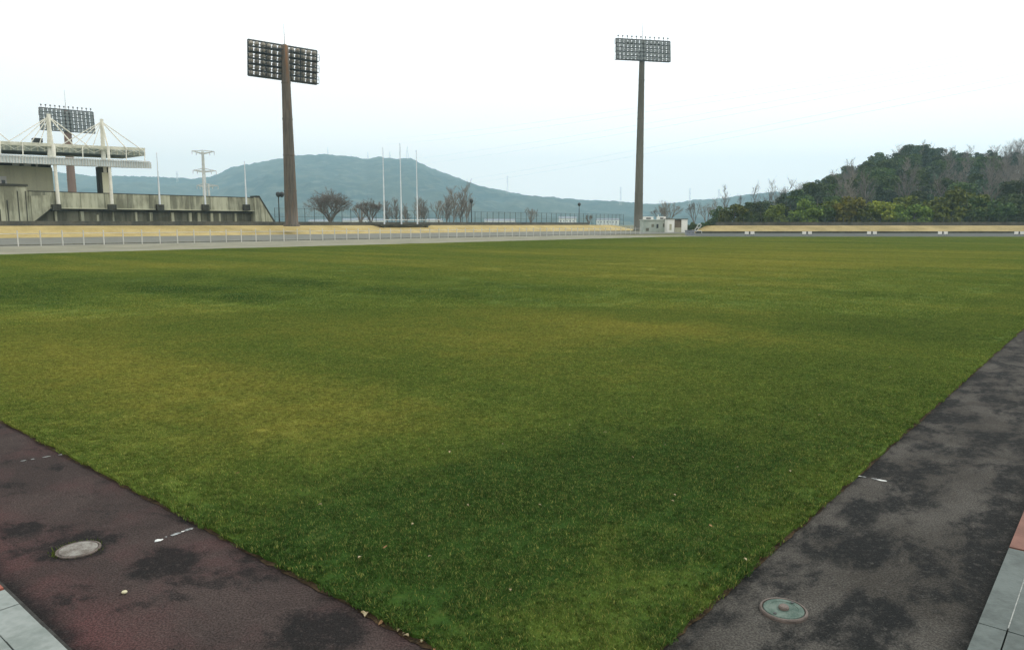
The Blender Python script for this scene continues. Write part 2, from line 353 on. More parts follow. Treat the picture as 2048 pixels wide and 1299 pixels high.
sl = bpy.data.lights.new('sun', 'SUN'); sl.energy = 1.5; sl.angle = R(12); sl.color = (1.0, 0.95, 0.87)
so = bpy.data.objects.new('sun', sl); COL.objects.link(so); so.location = (60, 40, 80)
sd = Vector((math.sin(SUN_AZ)*math.cos(SUN_EL), math.cos(SUN_AZ)*math.cos(SUN_EL), math.sin(SUN_EL)))
so.rotation_euler = sd.to_track_quat('Z', 'Y').to_euler()
scene.view_settings.view_transform = 'Standard'; scene.view_settings.look = 'None'
scene.view_settings.exposure = 0.0; scene.view_settings.gamma = 1.0
cy = scene.cycles; cy.use_denoising = True; cy.max_bounces = 6; cy.diffuse_bounces = 3; cy.volume_bounces = 1

def struct(name, mb, m, **kw):
    return tag(mb.build(name, m, **kw), kind='structure')
def sheet(name, pts, m, z):
    mb = MB(); mb.face([(p.x, p.y, z) for p in pts]); return struct(name, mb, m)

# ------------------------------------------------------------------ ground, track, field
sheet('ground', [Vector((-9000, -60, 0)), Vector((9000, -60, 0)), Vector((9000, 11000, 0)), Vector((-9000, 11000, 0))], M['ground'], -0.03)
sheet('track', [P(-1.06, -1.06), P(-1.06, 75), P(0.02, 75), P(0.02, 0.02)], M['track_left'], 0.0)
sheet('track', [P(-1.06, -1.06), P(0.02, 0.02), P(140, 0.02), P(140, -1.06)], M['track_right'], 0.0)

rr = random.Random(3)
near = []
def jit(a): return (rr.random()-0.5)*a
N1 = 260
ring = []
L_end, R_end = 50.5, 150.0
for i in range(N1+1):                       # left edge, towards the corner
    u = 1-(i/N1)**1.0; tt = L_end*u**2.2
    ring.append(P(jit(0.028), tt))
for i in range(1, N1+1):
    u = i/N1; ss = R_end*u**2.2
    ring.append(P(ss, jit(0.028)))
far_e = [P(116.8, 10.4), P(104.05, 28.5), P(90.8, 44.4)]
ring = [p for p in ring if not (p-O).dot(eR) > 124]
ring += far_e + [P(86.3, 46.8), P(60, 47.1), P(31, 47.2), P(0, 47.2)]
# drop left-edge points beyond the far long side
ring = [p for p in ring if (p-O).dot(eL) <= 47.25]
mb = MB()
b = len(ring)
top = [Vector((p.x, p.y, 0.022)) for p in ring]
mb.face(top)
for i in range(b):
    j = (i+1) % b
    a_, b_ = ring[i], ring[j]
    mb.face([(b_.x, b_.y, 0.022), (a_.x, a_.y, 0.022), (a_.x, a_.y, -0.01), (b_.x, b_.y, -0.01)])
struct('lawn', mb, M['turf'])
# worn soil line where the turf meets the rubber
mb = MB()
def ribbon(fn, L, wmax, n, rnd):
    prev = None
    for i in range(n+1):
        v = L*(i/n)**1.7; wd = wmax*(0.35+0.65*rnd.random())
        cur = (fn(v, -wd), fn(v, 0.03))
        if prev: mb.face([prev[0], cur[0], cur[1], prev[1]])
        prev = cur
ribbon(lambda v, o: P(o, v, 0.004), 46, 0.036, 420, rr)
ribbon(lambda v, o: P(v, o, 0.0045), 80, 0.024, 420, rr)
struct('soil', mb, M['soil'])
# pale apron and grey running surface beyond the field
sheet('path', [P(-60, 47.0), P(-60, 64.6), P(96, 64.6), P(96, 46.0), P(86.4, 46.5)], M['apron'], 0.004)
sheet('road', [P(-90, 64.5), P(-90, 106.5), P(150, 106.5), P(150, 64.5)], M['asphalt'], 0.0)
mb = MB()
q = [G(1372, 474.0), G(1395, 473.5), Vector((45.5, 100.4, 0)), Vector((67.6, 98.4, 0)), Vector((150, 96, 0)), Vector((160, 144, 0)), Vector((34, 144, 0))]
mb.face([(p.x, p.y, 0.002) for p in q]); struct('road', mb, M['asphalt_dark'])
# short faded paint marks on the rubber
def paintmark(a, b, wdt, segs):
    rq = random.Random(int(a.x*1000)); d = (b-a); side = Vector((-d.y, d.x, 0)).normalized()
    for mk in ('paint', 'paint_worn'):
        mb = MB()
        for u0, u1, wk, m in segs:
            if m != mk: continue
            c = a+d*((u0+u1)/2)+side*wdt*rq.uniform(-.25, .25); hx = d*(u1-u0)/2; n = 13; ring_ = []
            for i in range(n):
                an = 6.283*i/n; k = rq.uniform(.62, 1.15)
                p = c+hx*(math.cos(an)*k)+side*(wdt*wk/2*math.sin(an)*k); ring_.append((p.x, p.y, 0.0035))
            mb.face(ring_)
        if mb.f: struct('road_marking', mb, M[mk], fix=False)
M['paint_worn'] = mottled('paint_worn', (0.10, 0.105, 0.105), (0.33, 0.36, 0.36), 70, 0.8, 0)
paintmark(G(308, 1083), G(390, 1055), 0.034, [(0.0, 0.20, 1.0, 'paint'), (0.27, 0.33, .4, 'paint_worn'), (0.38, 0.66, .8, 'paint_worn'), (0.66, 0.74, .5, 'paint'), (0.70, 0.98, .7, 'paint_worn'), (0.84, 0.93, .6, 'paint')])
paintmark(G(40, 922), G(138, 906), 0.034, [(0.0, .14, .6, 'paint_worn'), (.2, .3, .8, 'paint_worn'), (.42, .64, .6, 'paint_worn'), (.78, .98, .7, 'paint')])
paintmark(G(1710, 951), G(1780, 963), 0.042, [(0.0, .2, .6, 'paint'), (.16, .34, .5, 'paint_worn'), (.45, .66, .5, 'paint_worn'), (.6, .95, .8, 'paint')])
# paving beside the track, laid as slabs with open joints
def slabs(name, m, fn, u0, u1, widths, z):
    mb = MB(); rq = random.Random(5)
    v = 0.0
    for wv, lu in widths:
        u = u0
        while u < u1:
            uu = min(u+lu, u1); dz = (rq.random()-0.5)*0.004
            c = [fn(u+0.003, v+0.003), fn(uu-0.003, v+0.003), fn(uu-0.003, v+wv-0.003), fn(u+0.003, v+wv-0.003)]
            mb.hexa([(p.x, p.y, -0.02) for p in c] + [(p.x, p.y, z+dz) for p in c]); u = uu
        v += wv
    return struct(name, mb, m)
tl = (G(0, 1192)-O).dot(eL); 
slabs('pavement', M['slab_grey'], lambda u, v: P(-0.985-v, u), 0.2, 2.50, [(0.14, 0.30), (0.42, 0.62), (0.42, 0.62)], 0.045)
slabs('pavement', M['slab_red'], lambda u, v: P(-0.985-v, u), 2.51, 4.6, [(0.14, 0.40), (0.42, 0.62)], 0.048)
slabs('pavement', M['slab_right'], lambda u, v: P(u, -0.955-v), -0.35, 2.50, [(0.105, 0.95), (0.42, 0.95), (0.42, 0.95)], 0.045)
slabs('pavement', M['slab_red_right'], lambda u, v: P(u, -0.955-v), 2.51, 5.2, [(0.14, 0.82), (0.42, 0.82)], 0.048)
mb = MB()
for c in ([P(-2.3, 0.1), P(-2.3, 4.7), P(-0.96, 4.7), P(-0.96, 0.1)], [P(0.2, -2.3), P(5.3, -2.3), P(5.3, -0.96), P(0.2, -0.96)]):
    mb.face([(p.x, p.y, 0.02) for p in c])
struct('pavement', mb, M['joint'])

mb = MB(); mb.box(P(1.58, -0.955-0.1072, 0.0), eR*0.91, eL*0.0045, (0, 0, 0.047)); struct('pavement', mb, M['grout'])
# ------------------------------------------------------------------ turf blades
def patch_obj(i, rad, nb, hgt, wid):
    rq = random.Random(100+i); vs = []; fs = []; at = []
    for k in range(nb):
        r = rad*math.sqrt(rq.random()); a = rq.random()*6.283; x, y = r*math.cos(a), r*math.sin(a)
        hh = hgt*(0.45+0.75*rq.random()); d = rq.random()*6.283; lean = hh*(0.25+0.9*rq.random()**1.3); wq = wid*(0.7+0.6*rq.random())
        px, py = -math.sin(d)*wq/2, math.cos(d)*wq/2; dx, dy = math.cos(d)*lean, math.sin(d)*lean
        b0 = len(vs)
        vs += [(x-px, y-py, 0), (x+px, y+py, 0), (x+dx*0.45+px*0.8, y+dy*0.45+py*0.8, hh*0.62), (x+dx*0.45-px*0.8, y+dy*0.45-py*0.8, hh*0.62), (x+dx, y+dy, hh*0.92)]
        fs += [(b0, b0+1, b0+2, b0+3), (b0+3, b0+2, b0+4)]; at += [rq.random()]*5
    me = bpy.data.meshes.new('turf_tuft'); me.from_pydata(vs, [], fs); me.materials.append(M['blade'])
    a_ = me.attributes.new('rnd', 'FLOAT', 'POINT'); a_.data.foreach_set('value', at)
    return bpy.data.objects.new('turf_tuft', me)
src = bpy.data.collections.new('turf_sources')
for i in range(3): src.objects.link(patch_obj(i, 0.30, 4000, 0.018, 0.0028))      # fine wide patches
for i in range(3, 5): src.objects.link(patch_obj(i, 0.06, 170, 0.019, 0.0028))   # small tufts for the edges
for i in range(5, 7): src.objects.link(patch_obj(i, 0.80, 5600, 0.019, 0.0062))   # coarse patches farther off
names = sorted(o.name for o in src.objects)
pts, rots, scs, ids = [], [], [], []
rg = random.Random(11)
HF = math.tan(R(36.5))
def vis(p, m=0.6): return p.y > 2.0 and abs(p.x) < p.y*HF + m
s = 0.0
step = 0.31
for i in range(int(24/step)):
    for j in range(int(24/step)):
        p = P(0.30 + (i+rg.random()*0.5)*step, 0.30 + (j+rg.random()*0.5)*step)
        d = p.length
        if d > 15 or not vis(p): continue
        pts.append((p.x, p.y, 0.018)); rots.append((0, 0, rg.random()*6.28)); scs.append(0.9+0.25*rg.random()); ids.append(rg.randrange(3))
for side in (0, 1):
    v = 0.0
    while v < 26:
        for k in range(3 if v < 8 else 2):
            o = 0.03 + rg.random()*0.34 if k else 0.03+rg.random()*0.03
            p = P(o, v+rg.random()*0.07) if side == 0 else P(v+rg.random()*0.07, o)
            if vis(p): pts.append((p.x, p.y, 0.018)); rots.append((0, 0, rg.random()*6.28)); scs.append(0.75+0.6*rg.random()); ids.append(3+rg.randrange(2))
        v += 0.055 if v < 8 else 0.11
v = 9.0
while v < 95:
    for o in (0.28, 0.62, 0.95):
        for side in (0, 1):
            p = P(o+rg.random()*0.08, v+rg.random()*0.2) if side == 0 else P(v+rg.random()*0.2, o+rg.random()*0.08)
            if p.length < 14.5 or not vis(p) or (side == 0 and v > 46): continue
            pts.append((p.x, p.y, 0.018)); rots.append((0, 0, rg.random()*6.28)); scs.append(0.95+0.25*rg.random()); ids.append(rg.randrange(3))
    v += 0.34
step = 1.0
for i in range(120):
    for j in range(46):
        p = P(0.85 + (i+rg.random()*0.6)*step, 0.85 + (j+rg.random()*0.6)*step)
        d = p.length
        if d < 14 or d > 125 or not vis(p, 1.5) or p.y > 99.5: continue
        pts.append((p.x, p.y, 0.018)); rots.append((0, 0, rg.random()*6.28)); scs.append(0.9+0.3*rg.random()); ids.append(5+rg.randrange(2))
me = bpy.data.meshes.new('grass'); me.from_pydata(pts, [], [])
a_ = me.attributes.new('rot', 'FLOAT_VECTOR', 'POINT'); a_.data.foreach_set('vector', [x for r_ in rots for x in r_])
a_ = me.attributes.new('sc', 'FLOAT', 'POINT'); a_.data.foreach_set('value', scs)
a_ = me.attributes.new('pick', 'INT', 'POINT'); a_.data.foreach_set('value', ids)
grass = bpy.data.objects.new('grass', me); COL.objects.link(grass); me.materials.append(M['blade'])
ng = bpy.data.node_groups.new('turf_scatter', 'GeometryNodeTree')
ng.interface.new_socket('Geometry', in_out='INPUT', socket_type='NodeSocketGeometry'); ng.interface.new_socket('Geometry', in_out='OUTPUT', socket_type='NodeSocketGeometry')
gi = ng.nodes.new('NodeGroupInput'); go = ng.nodes.new('NodeGroupOutput')
ci = ng.nodes.new('GeometryNodeCollectionInfo'); ci.inputs['Collection'].default_value = src; ci.inputs['Separate Children'].default_value = True; ci.inputs['Reset Children'].default_value = True
ip = ng.nodes.new('GeometryNodeInstanceOnPoints'); ip.inputs['Pick Instance'].default_value = True
def named(nm, dt):
    n = ng.nodes.new('GeometryNodeInputNamedAttribute'); n.data_type = dt; n.inputs['Name'].default_value = nm
    return n.outputs['Attribute']
ng.links.new(gi.outputs[0], ip.inputs['Points']); ng.links.new(ci.outputs[0], ip.inputs['Instance'])
ng.links.new(named('pick', 'INT'), ip.inputs['Instance Index']); ng.links.new(named('rot', 'FLOAT_VECTOR'), ip.inputs['Rotation']); ng.links.new(named('sc', 'FLOAT'), ip.inputs['Scale'])
ng.links.new(ip.outputs[0], go.inputs[0])
md = grass.modifiers.new('scatter', 'NODES'); md.node_group = ng
tag(grass, 'short patchy green and straw coloured turf of the playing field', 'grass', kind='stuff')

# ------------------------------------------------------------------ lids in the track
def leaf_mesh(i, m):
    rq = random.Random(40+i); L = 0.040; W = 0.021; mb = MB(); n = 6; rows = []
    for k in range(n+1):
        u = k/n; ww = W*math.sin(math.pi*min(0.98, u*0.93+0.05))**0.8
        z = 0.004 + 0.010*math.sin(u*2.6+i) * (0.5+rq.random()*0.5)
        x = L*(u-0.5); rows.append([(x, -ww/2, z+0.007), (x, 0, z), (x, ww/2, z+0.005+0.003*rq.random())])
    for k in range(n):
        for c in range(2): mb.face([rows[k][c], rows[k+1][c], rows[k+1][c+1], rows[k][c+1]])
    mn = min(v[2] for v in mb.v); mb.v = [(x, y, z-mn+0.001) for x, y, z in mb.v]
    return mb.mesh('leaf', m, smooth=True, fix=False)
def axis_depth(p): return Vector((0, CT, -SN)).dot(p-CAM)
pr = G(1567, 1222); rr_ = 46/FPX*axis_depth(pr)
lid = thing('valve_cover', 'round green metal lid with a raised centre knob set in the dark track', 'valve cover', (pr.x, pr.y, 0))
mb = MB(); mb.lathe([(rr_*1.0, 0.0), (rr_*1.0, 0.010), (rr_*0.965, 0.015), (rr_*0.90, 0.015), (rr_*0.885, 0.004), (rr_*0.5, 0.003)], 40); mb.build('rim', M['lid_ring'], lid, origin=(0,0,0), smooth=False)
mb = MB(); mb.lathe([(rr_*0.85, 0.0035), (rr_*0.85, 0.013), (rr_*0.82, 0.016), (rr_*0.62, 0.0165), (rr_*0.60, 0.0145), (0.0001, 0.0145)], 40)
mb.build('lid', M['lid_green'], lid, origin=(0,0,0))
mb = MB(); mb.lathe([(rr_*0.22, 0.0148), (rr_*0.22, 0.024), (rr_*0.18, 0.029), (0.0001, 0.0295)], 20); mb.build('knob', M['lid_ring'], lid, origin=(0,0,0))
for k in range(2):
    a = 0.7+k*math.pi; mb = MB(); mb.lathe([(rr_*0.07, 0.0166), (rr_*0.07, 0.020), (0.0001, 0.020)], 10, (rr_*0.7*math.cos(a), rr_*0.7*math.sin(a), 0))
    mb.build('bolt', M['dark_metal'], lid, origin=(0,0,0))
pl = G(157, 1099); rl = 36/FPX*axis_depth(pl)
lid2 = thing('valve_cover', 'worn pale grey round lid ringed by grass tufts in the reddish track', 'valve cover', (pl.x, pl.y, 0))
mb = MB(); mb.lathe([(rl*1.12, 0.0), (rl*1.12, 0.006), (rl*1.02, 0.009), (rl*0.98, 0.004), (rl*0.6, 0.003)], 36); mb.build('rim', M['lid_ring'], lid2, origin=(0,0,0))
mb = MB(); mb.lathe([(rl*0.95, 0.0035), (rl*0.95, 0.008), (rl*0.9, 0.010), (0.0001, 0.011)], 36); mb.build('lid', M['lid_grey'], lid2, origin=(0,0,0))
mb = MB()
rq = random.Random(9)
for k in range(100):
    a = rq.choice([rq.gauss(3.7, 0.45), rq.gauss(0.7, 0.9), rq.gauss(2.4, 0.5)]); r = rl*(1.10+abs(rq.gauss(0, 0.12)))
    x, y = pl.x+r*math.cos(a), pl.y+r*math.sin(a); h = 0.006+0.014*rq.random(); d = rq.random()*6.28
    dx, dy = math.cos(d), math.sin(d)
    mb.face([(x-dy*0.003, y+dx*0.003, 0), (x+dy*0.003, y-dx*0.003, 0), (x+dx*h*0.8, y+dy*h*0.8, h)])
tag(mb.build('weeds', M['blade'], fix=False), 'small grass tufts growing round the worn grey lid', 'weeds', kind='stuff')
# ------------------------------------------------------------------ fallen leaves
lm = [leaf_mesh(0, M['leaf_dry']), leaf_mesh(1, M['leaf_dry']), leaf_mesh(2, M['leaf_brown']), leaf_mesh(3, M['leaf_green'])]
def leaf(px, py, k, z, label, group, sc=1.0):
    p = G(px, py, z); o = bpy.data.objects.new('fallen_leaf', lm[k]); COL.objects.link(o); o.location = (p.x, p.y, z)
    o.rotation_euler = (rg.uniform(-.25, .25), rg.uniform(-.2, .2), rg.random()*6.28); o.scale = (sc,)*3
    return tag(o, label, 'leaf', group)
LE = 'leaves along the left turf edge'; LB = 'pale dry leaf lying at the left edge of the turf'
for px in (345, 372, 392, 410, 445, 470, 515, 528, 545, 585, 607, 632, 645, 668, 690, 728, 733, 762, 800, 812, 846):
    py = 830 + 0.533*px + (-14 if 200 < px < 700 else 0) + rg.uniform(2, 13)
    k = rg.choice([0, 0, 1, 1, 2]); 
    leaf(px, py, k, 0.004, LB if k < 2 else 'brown dry leaf lying at the left edge of the turf', LE, rg.uniform(0.5, 1.0))
for i in range(46):
    px = rg.uniform(330, 880); py = 830+0.533*px+(-14 if 200 < px < 700 else 0)+rg.uniform(-3, 9); k = rg.choice([0, 1, 2, 2, 2])
    leaf(px, py, k, 0.004, LB if k < 2 else 'brown dry leaf lying at the left edge of the turf', LE, rg.uniform(0.22, 0.5))
leaf(727, 1206, 3, 0.006, 'yellow green leaf at the left turf edge above the dark stain', LE, 1.0)
leaf(1458, 1162, 3, 0.006, 'yellow leaf at the right turf edge above the green lid', 'leaves along the right turf edge', 1.1)
for px, py in ((1520, 1118), (1562, 1058), (1588, 1030), (1610, 1012), (1648, 1000), (1662, 988), (1690, 962), (1440, 1180), (1400, 1222)):
    leaf(px, py, rg.choice([0, 2, 2, 1]), 0.004, 'small brownish dry leaf lying at the right edge of the turf', 'leaves along the right turf edge', rg.uniform(0.45, 0.8))
for px, py in ((1005, 888), (900, 905), (858, 898), (1140, 850), (825, 1048), (720, 1115), (860, 1113), (1020, 1180), (1422, 1052), (1350, 990), (1345, 1002), (1640, 830), (1780, 735), (1243, 722),
               (575, 708), (522, 772), (475, 946), (245, 620), (320, 640), (1330, 890), (1265, 915), (1490, 1120), (1580, 942), (1210, 865), (1475, 935), (1620, 818), (640, 1010), (935, 1010), (770, 1095), (1080, 1010)):
    k = rg.choice([0, 1, 1, 0, 2])
    leaf(px, py, k, 0.05, ('pale' if k < 2 else 'brown') + ' dry leaf caught on top of the short grass', 'leaves scattered on the grass', rg.uniform(0.4, 0.75))
# the pale disc-like seed head on the track
p = G(249, 1186); mb = MB(); mb.lathe([(0.005, 0.001), (0.011, 0.003), (0.0135, 0.008), (0.011, 0.012), (0.005, 0.0135), (0.0001, 0.013)], 14, (0, 0, 0))
tag(mb.build('fruit', M['leaf_pale'], loc=(p.x, p.y, 0), smooth=True), 'round pale yellow fruit lying alone on the reddish track', 'fruit')

# ------------------------------------------------------------------ white rail beside the running surface
sA = S_of(onT(-60, 492, 64.5)); sB = S_of(onT(1292, 467, 64.5))
rail = thing('rail_fence', 'long white post and rail barrier along the grey running surface', 'fence', P(sA, 64.5))
npost = int((sB-sA)/1.55); tmpl = None
mb = MB(); mb.tube((0,0,-0.02), (0,0,1.22), 0.045, 0.04, 8)
pm = mb.mesh('post', M['rail_white'])
for i in range(min(npost, 98)):
    o = bpy.data.objects.new('post', pm); COL.objects.link(o); o.parent = rail; v = eR*(i*1.55); o.location = (v.x, v.y, 0); o.rotation_euler = (rg.uniform(-.015, .015), rg.uniform(-.015, .015), 0)
for z, nm, r in ((0.97, 'rail', 0.022), (0.10, 'rail', 0.03)):
    mb = MB(); mb.tube(P(sA, 64.56, z), P(sA+1.55*(min(npost, 98)-1), 64.56, z), r, r, 6); mb.build(nm, M['rail_white'] if z > .5 else M['concrete_dark'], rail)

# ------------------------------------------------------------------ left bank, low dark wall, mesh fence
def bank(name, foot, crest, rear, m, z):
    mb = MB()
    n = len(foot)
    for i in range(n-1):
        a, b, c, d = foot[i], foot[i+1], crest[i+1], crest[i]
        K = 8
        for k in range(K):
            u0, u1 = k/K, (k+1)/K
            def zz(u): return z*(3*u*u-2*u*u*u)*0.6+z*u*0.4
            pa, pb = a.lerp(d, u0), b.lerp(c, u0); pc, pd = b.lerp(c, u1), a.lerp(d, u1)
            mb.face([(pa.x, pa.y, zz(u0)-0.01), (pb.x, pb.y, zz(u0)-0.01), (pc.x, pc.y, zz(u1)-0.01), (pd.x, pd.y, zz(u1)-0.01)])
    return mb
ZB = 1.48
TB0, TB1 = 105.5, 112.0
sE = S_of(onT(1225, 458, 108)); sT = S_of(onT(1272, 461, 108))
foot = [P(-110 + i*6, TB0) for i in range(int((sT+110)/6)+1)] + [P(sT+4, TB0+4)]
crest = [P(-110 + i*6, TB1) for i in range(int((sE+110)/6)+1)]
while len(crest) < len(foot):
    crest.append(P(sE + 2 + 1.5*(len(crest)-int((sE+110)/6)), TB1+1.0))
mb = bank('bank', foot, crest, None, M['bank'], ZB); struct('embankment', mb, M['bank'])
mb = MB(); tt = [P(-110, TB1), P(sE, TB1), P(sE+10, TB1+4), P(sE+12, 320), P(-260, 320), P(-260, TB1)]
mb.prism([(p.x, p.y, ZB-0.02) for p in tt], (0, 0, -1.4)); struct('terrain', mb, M['ground'])
# low dark wall on the crest (leaves a lip that the terrace stands behind)
mb = MB(); mb.box(P(-105, TB1+0.3, ZB-0.1), eR*(sE+100), eL*0.35, (0, 0, 0.72))
tag(mb.build('low_wall', M['dark_wall'], origin=P(-105, TB1+0.3, ZB)), 'long low dark wall running along the crest of the left dry bank', 'wall')
# mesh fence
sF0 = S_of(onT(550, 440, TB1+1.2)); sF1 = S_of(onT(1247, 440, TB1+1.2))
mf = thing('mesh_fence', 'tall dark mesh fence on posts along the top of the left dry bank', 'fence', P(sF0, TB1+1.2, ZB))
fm = MB(); fm.tube((0,0,-0.1), (0,0,3.0), 0.055, 0.05, 6); fpm = fm.mesh('post', M['fence_dark'])
npf = int((sF1-sF0)/2.0)
spf = (sF1-sF0)/min(npf, 60); npf = min(npf, 60)
for i in range(npf+1):
    o = bpy.data.objects.new('post', fpm); COL.objects.link(o); o.parent = mf; v = eR*(i*spf); o.location = (v.x, v.y, 0)
mb = MB()
for z in (0.15, 1.5, 2.95): mb.tube(P(sF0, TB1+1.2, ZB+z), P(sF1, TB1+1.2, ZB+z), 0.025, 0.025, 5)
mb.build('rail', M['fence_dark'], mf)
mb = MB(); L = sF1-sF0; kx = 0.5
n = int(L/kx)
for i in range(n):
    a = P(sF0+i*kx, TB1+1.23, ZB+0.1); b = a+Vector((0, 0, 2.85)); mb.tube(a, b, 0.006, 0.006, 3, False)
for k in range(14):
    z = ZB+0.12+k*0.21; mb.tube(P(sF0, TB1+1.24, z), P(sF1, TB1+1.24, z), 0.006, 0.006, 3, False)
mb.build('mesh', M['fence_dark'], mf, fix=False)

# platform with three flagpoles
tp = TB1-2.2
c0, c1 = onT(762, 452, tp), onT(857, 452, tp)
s0, s1 = S_of(c0), S_of(c1)
pf = thing('platform', 'dark edged concrete platform at the foot of three white flagpoles', 'platform', P(s0, tp, ZB-0.4))
mb = MB(); mb.box(P(s0, tp, ZB-0.25), eR*(s1-s0), eL*3.2, (0, 0, 0.16)); mb.build('deck', M['concrete_dark'], pf)
mb = MB(); mb.box(P(s0-0.3, tp-0.2, ZB-0.12), eR*(s1-s0+0.6), eL*0.18, (0, 0, 0.30)); mb.box(P(s0-0.3, tp-0.02, ZB-0.12), eR*0.2, eL*3.2, (0, 0, 0.30)); mb.build('kerb', M['pier'], pf)
mb = MB()
for ss in (s0+0.3, s1-0.6): mb.box(P(ss, tp-0.02, ZB-1.15), eR*0.5, eL*0.5, (0, 0, 0.93))
mb.build('pier', M['pier'], pf)
for px, ty, nm in ((768, 298, 'left'), (802, 290, 'middle'), (834, 303, 'right')):
    b = onT(px+1, 450, tp+1.2); top = onT(px, ty, tp+1.2); hh = top.z-(ZB-0.09)
    fp = thing('flagpole', f'slender bare white flagpole, {nm} one of the three on the dark platform', 'flagpole', (b.x, b.y, ZB-0.09), 'three flagpoles on the platform')
    mb = MB(); mb.tube((0,0,0), (0,0,hh), 0.15, 0.055, 10); mb.build('pole', M['flag_white'], fp, origin=(0,0,0))
    mb = MB(); mb.lathe([(0.02, hh), (0.12, hh+0.1), (0.12, hh+0.2), (0.0001, hh+0.3)], 10); mb.build('finial', M['flag_white'], fp, origin=(0,0,0))
    mb = MB(); mb.tube((0.20, 0, 1.0), (0.09, 0, hh-0.1), 0.012, 0.012, 4); mb.build('halyard', M['cable'], fp, origin=(0,0,0))
sr0, sr1 = S_of(onT(768, 437, TB1+2.2)), S_of(onT(880, 437, TB1+2.2))
gr = thing('guard_rail', 'short white guard rail behind the three flagpoles', 'railing', P(sr0, TB1+2.2, ZB))
mb = MB(); mb.tube(P(sr0, TB1+2.2, ZB+1.05), P(sr1, TB1+2.2, ZB+1.05), 0.07, 0.07, 6); mb.build('rail', M['white'], gr)
for i in range(6):
    mb = MB(); a = P(sr0+(sr1-sr0)*i/5, TB1+2.2, ZB-0.05); mb.tube(a, a+Vector((0, 0, 1.05)), 0.05, 0.05, 6); mb.build('post', M['white'], gr)

# lamp posts with round dark heads
def lamp_post(px, ytop, t, heads, label):
    b = onT(px, 446, t); top = onT(px, ytop, t); hh = top.z-ZB
    lp = thing('lamp_post', label, 'lamp post', (b.x, b.y, ZB), None)
    mb = MB(); mb.tube((0,0,-0.05), (0,0,hh-0.2), 0.13, 0.09, 10); mb.build('pole', M['dark_metal'], lp, origin=(0,0,0))
    for dx in heads:
        d = eR*0.0+Vector((1, 0, 0))*dx
        if abs(dx) > 0.2:
            mb = MB(); mb.tube((0,0,hh-0.45), (d.x, d.y, hh-0.45), 0.05, 0.05, 6); mb.build('arm', M['dark_metal'], lp, origin=(0,0,0))
        mb = MB(); mb.lathe([(0.0001, hh-0.62), (0.25, hh-0.5), (0.42, hh-0.2), (0.46, hh+0.02), (0.40, hh+0.22), (0.2, hh+0.36), (0.0001, hh+0.4)], 14, (d.x, d.y, 0))
        mb.build('lamp_head', M['dark_metal'], lp, origin=(0,0,0), smooth=True)
lamp_post(559, 388, TB1+5, (0.0, 0.62), 'dark lamp post with two round heads left of the brown floodlight tower')
lamp_post(943, 401, TB1+5, (0.0,), 'dark lamp post with one round head beside tall bare trees')
lamp_post(1158, 408, TB1+5, (0.0,), 'dark lamp post with one round head standing alone before the blue hillside')

